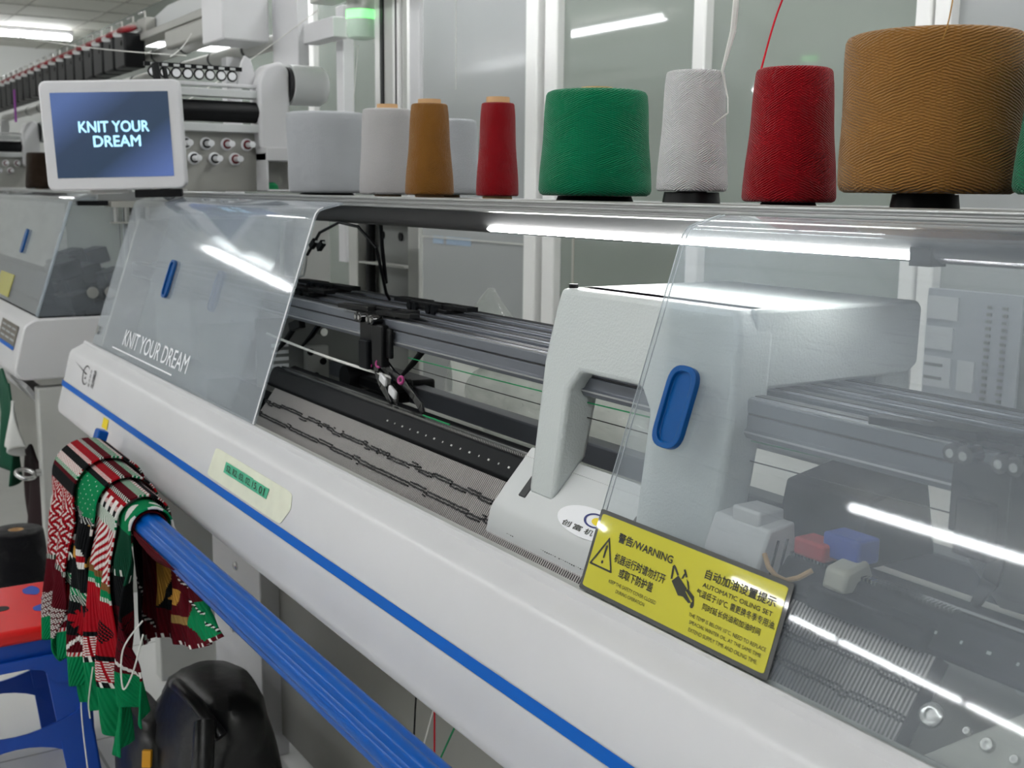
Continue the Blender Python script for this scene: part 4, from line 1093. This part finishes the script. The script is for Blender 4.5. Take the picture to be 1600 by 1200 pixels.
thread('white yarn strand hanging down past the bright white cone', [(-1.185, 1.08, 1.82), (-1.165, 1.08, 1.72), (-1.17, 1.08, 1.66), (-1.188, 1.08, 1.61), (-1.175, 1.08, 1.575), (-1.168, 1.075, 1.555), (-1.18, 1.06, 1.54)], [0.003, 0.004, 0.004, 0.002, 0.001, 0.001, 0.001], 'floor_thread')
thread('white thread stretched under the rails to the pink eyelets', pt(((-2.30, 0.85, 1.150), (-1.70, 0.842, 1.143)), 10, 0.004), 0.0026, 'floor_thread')
thread('green thread stretched under the front rail', pt(((-1.655, 0.85, 1.181), (-0.6, 0.85, 1.20)), 10, 0.003), 0.0010, 'green_y')
thread('thin black thread stretched below the green thread', pt(((-1.64, 0.85, 1.166), (-0.6, 0.85, 1.176)), 10, 0.003), 0.0008, 'black_y')
thread('short green thread lying along the needle gap', [(-1.585, 0.8405, 1.0985), (-1.50, 0.8405, 1.0985)], 0.0014, 'green_y')
for lab, p in (('slanting pale thread crossing in front of the white frame plate', ((-4.05, 1.22, 1.74), (-3.3, 1.40, 1.97))),
               ('slanting pale thread from the overhead rack to the feeder', ((-4.2, 1.3, 1.99), (-3.37, 0.98, 1.815))),
               ('pale thread slanting across the far upper corner near the tube light', ((-5.2, 0.9, 2.05), (-3.45, 1.05, 1.83)))):
    thread(lab, pt(p, 8, 0.01), 0.0016, 'floor_thread')
for lab, p in (('faint thread hanging in front of the pale panel', ((-3.0, 1.7, 2.04), (-3.0, 1.7, 1.74))), ('faint thread slanting below the green lamp', ((-3.45, 1.6, 1.90), (-3.30, 1.5, 1.60)))):
    thread(lab, pt(p, 4), 0.001, 'floor_thread')
o = MB().box((-7.66, 1.27, 1.83), (-7.61, 1.275, 2.02)).build('ribbon', 'purple'); tag(o, 'purple ribbon hanging from the overhead rack', 'ribbon')

# ------------------------------------------------------------------ knitted pieces over the bar
C = dict(r=(158, 16, 28), m=(80, 8, 20), k=(16, 18, 20), g=(8, 122, 74), d=(14, 62, 44), w=(228, 226, 222), b=(120, 84, 46), t=(190, 140, 62), y=(150, 122, 70))
def fair(i, vf, kind):
    """colour of stitch i in row vf (rows counted from the lower front edge)"""
    v = vf*0.60
    h = (int(vf)//3*2654435761 >> 7) % 7
    top = ('r' if (i+vf) % 2 else 'w', 'k', 'w' if (i//2+vf) % 3 else 'r', 'g' if (i+vf) % 3 else 'w', 'm', 'w' if (i+2*vf) % 5 < 2 else 'd', 'r' if i % 4 else 'k')[h]
    zig = abs((i % 16)-8)
    if kind == 'marl':
        if v < 13: return 'g'
        if v < 15: return 'w' if (i+vf) % 2 else 'm'
        if v < 27: return 'w' if (i*2+vf*3+(i//3)) % 5 < 2 else 'm'
        if v < 45: return 'm'
        if v < 47: return 'w' if i % 3 == 0 else 'd'
        if v < 84: return 'w' if (i+abs((vf % 12)-6)) % 5 < 2 and (vf//2+i//5) % 3 else ('r' if (i*3+vf) % 5 else 'm')
        return 'k' if v < 90 else top
    if kind == 'canes':
        if v < 14: return 'g'
        if v < 16: return 'w' if i % 2 else 'r'
        if v < 24: return 'w' if abs(zig*0.8+16-v) < 1.2 else 'm'
        if v < 40:
            a, b = (i % 26)-13, (v-32)*1.6
            return 'r' if abs(a)+abs(b) < 13 and (abs(a) < 3 or abs(b) < 3 or abs(abs(a)-abs(b)) < 2.2) else 'k'
        if v < 43: return 'd' if (i+vf) % 3 else 'w'
        if v < 46: return 'g' if (i+vf) % 4 else 'w'
        if v < 78:
            a, b = (i+int(vf*0.5)) % 36, vf % 30
            if 4 < a < 13 and 4 < b < 20: return 'w' if (b//5) % 2 else 'r'
            if 24 < a < 30 and 8 < b < 17: return 't'
            return 'k'
        if v < 81: return 'w' if (i+vf) % 4 == 0 else 'k'
        if v < 98: return 'g' if (i*7+vf) % 61 else 'w'
        return top
    if kind == 'red':
        if v < 24: return 'g'
        if v < 26: return 'w' if i % 3 == 0 else 'k'
        if v < 36: return 'w' if (i+vf*2+(vf//2)) % 5 < 2 else 'r'
        if v < 38: return 'k'
        if v < 62: return 'k' if (abs((i % 44)-30)+abs(vf-82)) < 9 and (i+vf) % 3 else 'r'
        if v < 64: return 'w' if i % 2 else 'g'
        if v < 67: return 'g'
        if v < 70: return 'b'
        if v < 92: return 'w' if (i-vf) % 6 < 3 else 'r'
        if v < 98: return 'w' if (i+vf) % 5 < 3 else 'g'
        return 'w' if v < 104 and zig < 5 else top
    if kind == 'green':
        if v < 16: return 'g'
        if v < 24: return 'w' if abs(zig*0.8+16-v) < 1.2 else 'm'
        if v < 40: return 'm' if (i+vf) % 11 else 'k'
        if v < 54: return 'k'
        if v < 57: return 'w' if i % 4 == 0 else 'd'
        if v < 74: return 'd'
        return 'w' if math.sin(i*0.33)+math.sin(vf*0.3+i*0.1) > 0.55 else 'g'
    if kind == 'deer':
        if vf < 4: return 'w' if i % 4 == 0 else 'm'
        a, b = i-44, vf-64
        if abs(a-0.35*b) < 9-abs(b)*0.12 and abs(b) < 34: return 't'
        if 40 < vf < 58 and abs(a-14-(vf-49)*0.6) < 7: return 't'
        if abs(a) < 12-abs(b)*0.1 and abs(b) < 36: return 'k'
        if 20 < vf < 30 and 50 < i < 74: return 'y'
        if abs((i*0.8+vf*0.35) % 62-20) < 0.9: return 'w' if vf % 4 < 2 else 'k'
        if i > 74 and vf < 48 and (i-74) > abs(vf-24)*0.4: return 'g'
        return 'm' if i > 12 else 'k'
    return 'k'
def drape(label, kind, xa, xb, front, back, layer, seed, fx=0.0, bx=0.0, flare=0.0, nu=80, wav=0.012, spread=0.0, skew=0.0):
    """a knitted piece laid over the bar: back flap, over the rod, front flap"""
    rnd = random.Random(seed)
    R = 0.032+0.0080*layer
    st = 0.0026
    path = []
    nb = int(back/st); nf = int(front/st); na = int(PI*R/st)
    for j in range(nb): path.append((BY+R+0.002, BZ-back+st*j, -1))
    for j in range(na+1):
        a = PI*j/na
        path.append((BY+R*math.cos(a), BZ+R*math.sin(a), 0))
    for j in range(1, nf+1): path.append((BY-R-0.022*(1-math.exp(-j*st/0.10)), BZ-st*j, 1))
    nv = len(path)
    ph = [rnd.uniform(0, 6.28) for _ in range(6)]
    vs = []
    for j, (y, z, side) in enumerate(path):
        hang = max(0.0, BZ-z)
        sh = fx if side == 1 else (bx if side == -1 else 0)
        L_ = front if side == 1 else back
        for i in range(nu+1):
            u = i/nu
            x = xa+(xb-xa)*u
            k = hang/max(L_, 0.01)
            x += sh*k*k+(u-0.5)*flare*k+spread*u*math.sqrt(k)
            hh = hang*(1-skew*u)
            q = min(1, hh/0.06)*(0.5+hh*2.2)
            yy = y+wav*q*(math.sin(x*62+hh*5)+0.6*math.sin(x*121-hh*9))*(1 if side >= 0 else 0.5)
            x += 0.005*math.sin(z*40+1.3)*min(1, hang/0.05)
            zz = (BZ-hh if side != 0 else z)+0.014*k*math.sin(u*7+ph[3])
            vs.append(V(x, yy, zz))
    mb = MB(); W = nu+1
    fs = [(j*W+i, j*W+i+1, (j+1)*W+i+1, (j+1)*W+i) for j in range(nv-1) for i in range(nu)]
    for n0, f in enumerate(fs):
        j, i = divmod(n0, nu)
        mb.uv[n0] = [(i/nu, j*0.02), ((i+1)/nu, j*0.02), ((i+1)/nu, (j+1)*0.02), (i/nu, (j+1)*0.02)]
    mb.add(vs, fs)
    o = mb.build('knitted_piece', 'knit', smooth=80)
    me = o.data
    ca_ = me.color_attributes.new('pattern', 'BYTE_COLOR', 'CORNER')
    for p in me.polygons:
        j, i = divmod(p.index, nu)
        v = j if kind == 'deer' else nv-2-j
        c = lin(C[fair(i, v, kind)])
        for li in p.loop_indices:
            ca_.data[li].color = c
    md = o.modifiers.new('solid', 'SOLIDIFY'); md.thickness = 0.004; md.offset = 0
    return tag(o, label, 'knitted piece')
drape('maroon and white marled knitted piece with green cuff, hanging over the red stool edge', 'marl', -2.63, -2.42, 0.365, 0.16, 5.2, 3, fx=-0.05, flare=-0.05, nu=88, wav=0.014)
drape('black knitted piece with red and white canes and green cuff', 'canes', -2.50, -2.28, 0.375, 0.18, 3.8, 5, fx=-0.03, flare=-0.05, nu=88, wav=0.014)
drape('bright red and white knitted piece with the longest green cuff', 'red', -2.37, -2.16, 0.415, 0.20, 2.4, 8, fx=0.04, flare=0.08, nu=88, wav=0.014)
drape('green knitted piece with white scrolls next to the bare blue bar', 'green', -2.235, -2.105, 0.33, 0.20, 1.0, 11, fx=0.06, flare=0.10, nu=60, wav=0.014)
drape('dark maroon knitted piece with tan figures hanging behind the bar', 'deer', -2.36, -2.115, 0.008, 0.32, -0.15, 14, bx=0.0, nu=100, wav=0.014, spread=0.30, skew=0.62)
for lab, p in (('curly white yarn end on the top fold of the marled piece', ((-2.60, 0.475, 0.80), (-2.625, 0.465, 0.77), (-2.60, 0.46, 0.745), (-2.575, 0.462, 0.76))),
               ('white yarn end across the canes of the black piece', ((-2.37, 0.475, 0.70), (-2.40, 0.465, 0.685), (-2.43, 0.46, 0.70), (-2.45, 0.46, 0.66))),
               ('white yarn end trailing from the black piece cuff', ((-2.44, 0.455, 0.56), (-2.43, 0.452, 0.52), (-2.44, 0.45, 0.47))),
               ('white yarn end dangling from the maroon marled piece', ((-2.61, 0.47, 0.70), (-2.68, 0.455, 0.58), (-2.70, 0.45, 0.52))),
               ('white yarn loop hanging over the green and maroon pieces', ((-2.02, 0.50, 0.68), (-2.05, 0.47, 0.62), (-2.02, 0.46, 0.56), (-1.985, 0.47, 0.60), (-1.98, 0.49, 0.67))),
               ('pale yarn end on the green ribbed cuff of the red piece', ((-2.24, 0.455, 0.52), (-2.27, 0.45, 0.44), (-2.275, 0.452, 0.40))),
               ('long green and white yarn ends reaching toward the floor', ((-2.42, 0.47, 0.49), (-2.40, 0.46, 0.36), (-2.36, 0.46, 0.22), (-2.355, 0.46, 0.10)))):
    thread(lab, [V(*q) for q in p], 0.0016, 'floor_thread', 'yarn_end')

# threads hanging under the machine
for lab, p, m in (('grey thread hanging down behind the blue bar', ((-1.60, 0.86, 0.79), (-1.62, 0.86, 0.72), (-1.65, 0.86, 0.60), (-1.67, 0.86, 0.38)), 'black_y'),
                  ('red and white threads hanging together under the panel', ((-1.55, 0.86, 0.79), (-1.58, 0.86, 0.70), (-1.585, 0.86, 0.50)), 'red_y'),
                  ('white thread slanting down under the panel', ((-1.45, 0.86, 0.79), (-1.55, 0.87, 0.70), (-1.66, 0.88, 0.50)), 'floor_thread'),
                  ('green thread slanting down under the panel', ((-1.36, 0.86, 0.79), (-1.46, 0.86, 0.68), (-1.62, 0.87, 0.45)), 'green_y'),
                  ('tan thread curling below the blue bar', ((-1.72, 0.86, 0.50), (-1.76, 0.86, 0.44), (-1.70, 0.86, 0.36), (-1.72, 0.86, 0.26)), 'tan_y')):
    thread(lab, [V(*q) for q in p], 0.0016, m, 'loose_thread')

# ------------------------------------------------------------------ stool
ST = thing('stool', 'red topped blue plastic stool beside the hanging knitted pieces', 'stool', (-2.90, 0.38, 0))
sx0, sx1, sy0, sy1, sz = -3.07, -2.73, 0.205, 0.545, 0.44
MB().prism(rounded([(sx0, sy0), (sx1, sy0), (sx1, sy1), (sx0, sy1)], 0.06, 8), 'z', sz-0.035, sz).build('seat', 'red_pl', ST, bevel=0.012, bseg=4)
mb = MB()
for cx_, cy_, a, b in ((-3.0, 0.47, 0.034, 0.020), (-2.92, 0.50, 0.032, 0.02), (-2.86, 0.47, 0.026, 0.02), (-2.95, 0.30, 0.03, 0.02), (-2.82, 0.27, 0.03, 0.018), (-2.80, 0.53, 0.02, 0.012)):
    m = 20
    mb.slab([(cx_+a*math.cos(2*PI*i/m)*(1+0.15*math.sin(6*PI*i/m)), cy_+b*math.sin(2*PI*i/m), sz+0.0003) for i in range(m)], (0, 0, 0.0008))
mb.build('blue_clouds', 'blue_pl', ST)
MB().cyl((-2.90, 0.385, sz+0.0002), (-2.90, 0.385, sz+0.001), 0.018, 20).build('finger_hole', 'raild', ST)
MB().prism(rounded([(sx0+0.012, sy0+0.012), (sx1-0.012, sy0+0.012), (sx1-0.012, sy1-0.012), (sx0+0.012, sy1-0.012)], 0.05, 6), 'z', sz-0.075, sz-0.034).build('apron', 'blue_pl', ST)
for ax_, ay_ in ((0, 0), (1, 0), (1, 1), (0, 1)):
    tx = sx1-0.014 if ax_ else sx0+0.014; ty = sy1-0.014 if ay_ else sy0+0.014
    dx = -1 if ax_ else 1; dy = -1 if ay_ else 1
    bx_ = tx-dx*0.035; by_ = ty-dy*0.035
    lg_ = MB()
    wt, wb_ = 0.085, 0.075
    t0, t1, t2 = V(tx, ty, sz-0.07), V(tx+dx*wt, ty, sz-0.07), V(tx, ty+dy*wt, sz-0.07)
    b0, b1, b2 = V(bx_, by_, 0), V(bx_+dx*wb_, by_, 0), V(bx_, by_+dy*wb_, 0)
    lg_.slab([t0, t1, b1, b0], (0, dy*0.007, 0)); lg_.slab([t0, t2, b2, b0], (dx*0.007, 0, 0))
    lg_.build('leg', 'blue_pl', ST, bevel=0.002)
def side_brace(p, d, n):
    """band with an arch above and below between two legs"""
    mb = MB(); p = V(*p); d = V(*d); n = V(*n)
    L_ = 0.31
    for z0, z1, za, zb in ((0.365, 0.36, 0.33, 0.30),):
        pts = [p+d*0+V(0, 0, 0.37), p+d*L_+V(0, 0, 0.37), p+d*L_+V(0, 0, 0.29)]
        pts += [p+d*(L_-0.06-0.0*0)+V(0, 0, 0.30)+V(0, 0, 0.0)] + [p+d*(L_-0.085)+V(0, 0, 0.335), p+d*(L_-0.12)+V(0, 0, 0.345), p+d*0.12+V(0, 0, 0.345), p+d*0.085+V(0, 0, 0.335), p+d*0.06+V(0, 0, 0.30), p+V(0, 0, 0.29)]
        mb.slab(pts, n*0.006)
    low = [p-d*0.01+V(0, 0, 0.25)] + [p+d*(0.02+0.27*i/10)+V(0, 0, 0.215-0.03*math.sin(PI*i/10)) for i in range(11)] + [p+d*(L_+0.01)+V(0, 0, 0.25)]
    low += [p+d*(L_+0.02)+V(0, 0, 0.10)] + [p+d*(0.29-0.27*i/10)+V(0, 0, 0.10+0.055*math.sin(PI*i/10)**0.6) for i in range(11)] + [p-d*0.02+V(0, 0, 0.10)]
    mb.slab(low, n*0.006)
    return mb
side_brace((sx1+0.006, sy0+0.014, 0), (0, 1, 0), (-1, 0, 0)).build('side_brace', 'blue_pl', ST)
side_brace((sx0-0.006, sy0+0.014, 0), (0, 1, 0), (1, 0, 0)).build('side_brace', 'blue_pl', ST)
side_brace((sx0+0.014, sy0-0.006, 0), (1, 0, 0), (0, 1, 0)).build('side_brace', 'blue_pl', ST)
side_brace((sx0+0.014, sy1+0.006, 0), (1, 0, 0), (0, -1, 0)).build('side_brace', 'blue_pl', ST)

# ------------------------------------------------------------------ backpack under the machine
BP = thing('backpack', 'black backpack with amber label on the floor under the machine', 'backpack', (-2.36, 0.74, 0))
def blob(c, sx, sy, prof, seg=40, e=2.6, wob=0.0, seed=1):
    rnd = random.Random(seed); ph = [rnd.uniform(0, 6) for _ in range(5)]
    vs = []; fs = []
    for j, (z, f, ox, oy) in enumerate(prof):
        for k in range(seg):
            t = 2*PI*k/seg
            ct, st_ = math.cos(t), math.sin(t)
            x = math.copysign(abs(ct)**(2/e), ct); y = math.copysign(abs(st_)**(2/e), st_)
            w_ = 1+wob*(math.sin(3*t+ph[0]+z*20)+0.7*math.sin(5*t+ph[1]-z*31)+0.5*math.sin(9*t+z*50+ph[2]))
            vs.append(V(c[0]+ox+sx*f*x*w_, c[1]+oy+sy*f*y*w_, c[2]+z))
    n_ = len(prof)
    for j in range(n_-1):
        for k in range(seg):
            fs.append((j*seg+k, j*seg+(k+1) % seg, (j+1)*seg+(k+1) % seg, (j+1)*seg+k))
    fs.append(tuple(range(seg-1, -1, -1))); fs.append(tuple(range((n_-1)*seg, n_*seg)))
    return MB().add(vs, fs)
blob((-2.435, 0.74, 0.0), 0.245, 0.12, [(0, 0.85, 0, 0), (0.02, 0.98, 0, 0), (0.1, 1.04, 0, -0.005), (0.2, 1.02, 0, 0), (0.24, 0.95, 0.0, 0), (0.28, 0.84, 0.03, 0), (0.315, 0.78, 0.05, 0.0), (0.35, 0.70, 0.07, 0.0), (0.38, 0.58, 0.09, 0.0), (0.392, 0.3, 0.09, 0.0)], wob=0.035).build('main_compartment', 'bag', BP, smooth=60)
blob((-2.575, 0.625, 0.03), 0.16, 0.045, [(0, 0.8, 0, 0), (0.02, 1.0, 0, 0), (0.12, 1.05, 0, 0), (0.2, 0.95, 0, 0.0), (0.235, 0.7, 0.0, 0.005)], wob=0.02, seed=4).build('front_pocket', 'bag', BP, smooth=60)
MB().tube([(-2.46, 0.70, 0.31), (-2.43, 0.665, 0.365), (-2.35, 0.65, 0.395), (-2.25, 0.66, 0.39), (-2.19, 0.69, 0.335)], 0.014, 10).build('top_strap', 'bag', BP)
MB().tube([(-2.20, 0.66, 0.37), (-2.13, 0.63, 0.29), (-2.12, 0.63, 0.18), (-2.16, 0.65, 0.06)], 0.022, 10).build('shoulder_strap', 'bag', BP)
MB().obox((-2.430, 0.598, 0.205), (0.7, 0.7, 0.1), (-0.1, 0.1, 1), (0.7, -0.7, 0), 0.011, 0.019, 0.004).build('amber_label', 'tag', BP, bevel=0.001)['label'] = 'amber rubber label'

# ------------------------------------------------------------------ other things round the machines
cone(-3.92, 0.58, 0.17, 0.175, 0.10, 0.083, 'black', 'black yarn cone behind the red stool top', tube_top=0.0, group=None, base_z=0.165)
sb_ = thing('cone_support_box', 'grey box added as a support under the black yarn cone, behind the stool', 'box', (-3.92, 0.56, 0))  # invented support to hold the black cone up, mostly hidden by the stool
MB().box((-4.06, 0.44, 0.0), (-3.78, 0.70, 0.15)).build('bin', 'grey', sb_, bevel=0.006)
MB().box((-4.07, 0.43, 0.15), (-3.77, 0.71, 0.165)).build('support_top', 'greyl', sb_, bevel=0.003)
def cloth(label, c, w_, h_, m, seed):
    rnd = random.Random(seed); ph = [rnd.uniform(0, 6) for _ in range(4)]
    nu, nv = 24, 20; vs = []
    for j in range(nv+1):
        for i in range(nu+1):
            u, v = i/nu, j/nv
            vs.append(V(c[0]+(u-0.5)*w_*(0.7+0.3*v), c[1]+0.03*math.sin(u*9+ph[0]+v*2)*v, c[2]-h_*v+0.02*math.sin(u*6+ph[1])))
    mb = MB().add(vs, [(j*(nu+1)+i, j*(nu+1)+i+1, (j+1)*(nu+1)+i+1, (j+1)*(nu+1)+i) for j in range(nv) for i in range(nu)])
    return tag(mb.build('hanging_cloth', m, solid=0.006), label, 'cloth')
cl_g = mat('dark_green_knit', (10, 74, 52), 0.95); cl_r = mat('dark_red_black_knit', (34, 14, 18), 0.95)
cloth('dark green knitted cloth hanging below the far machine', (-4.42, 0.645, 0.78), 0.30, 0.36, cl_g, 2)
cloth('black and dark red cloth hanging below the green one', (-4.40, 0.72, 0.50), 0.34, 0.34, cl_r, 6)
cloth('small white rag hanging near the far machine leg', (-4.22, 0.64, 0.70), 0.06, 0.16, M['wall_white'], 9)

def polybag(label, c, sx, sy, h_, seed):
    rnd = random.Random(seed)
    prof = []
    for j in range(16):
        t = j/15
        prof.append((h_*t, (0.9+0.12*math.sin(t*5))*(1 if t < 0.65 else max(0.06, 1-(t-0.65)*2.6)), 0.01*math.sin(t*9+seed), 0))
    o = blob(c, sx, sy, prof, 48, 2.2, 0.05, seed).build('plastic_bag', 'polybag', smooth=25)
    return tag(o, label, 'plastic bag')
polybag('crumpled clear plastic bag standing tall behind the dark rails', (-2.36, 1.44, 0.9), 0.13, 0.09, 0.32, 3)
polybag('loose clear plastic bag slumped behind the needle bed', (-1.72, 1.20, 0.973), 0.30, 0.07, 0.19, 8)
bs = MB().box((-2.75, 1.34, 0.0), (-1.9, 1.58, 0.9)).build('storage_cabinet', 'greyl', bevel=0.004); tag(bs, 'low pale cabinet behind the machine under the plastic bag', 'cabinet')
pk = blob((-1.02, 1.15, 0.973), 0.05, 0.05, [(0, 0.9, 0, 0), (0.03, 1.05, 0, 0), (0.07, 1.0, 0, 0), (0.10, 0.8, 0, 0), (0.11, 0.4, 0, 0)], 24, 2.2, 0.08, 5).build('cloth_bundle', mat('pink_red_cloth', (206, 62, 74), 0.9)); tag(pk, 'pink red cloth bundle seen through the carriage opening', 'cloth')

# notice sheets on the partition seen through the near cover
NT = thing('notice_board', 'grey notice board with printed sheets seen through the near clear cover', 'notice board', (-1.86, 2.57, 0.88))
MB().box((-1.99, 2.565, 0.87), (-1.71, 2.575, 1.21)).build('board', 'paper_d', NT, bevel=0.002)
for x0, z0, x1, z1 in ((-1.985, 1.13, -1.89, 1.19), (-1.985, 1.05, -1.90, 1.11), (-1.985, 0.95, -1.90, 1.03), (-1.88, 0.95, -1.83, 1.03)):
    MB().box((x0, 2.561, z0), (x1, 2.565, z1)).build('sheet', 'paper', NT)
mb = MB()
for k in range(16):
    for c in (-1.80, -1.755):
        mb.box((c-0.008+0.004*random.random(), 2.561, 0.90+0.018*k), (c+0.008, 2.564, 0.908+0.018*k))
for z in (1.035, 1.0):
    mb.box((-1.98, 2.559, z-0.03), (-1.925, 2.562, z-0.022))
mb.build('print', 'inkgrey', NT)

for x0, x1, lab in ((-4.80, -4.70, 'short pale blue label strip on the partition glass behind the machine'), (-4.67, -4.45, 'longer pale blue label strip on the partition glass behind the machine')):
    o = MB().box((x0, WY-0.002, 1.205), (x1, WY-0.0002, 1.240)).build('glass_label', 'bluegrey'); tag(o, lab, 'label')
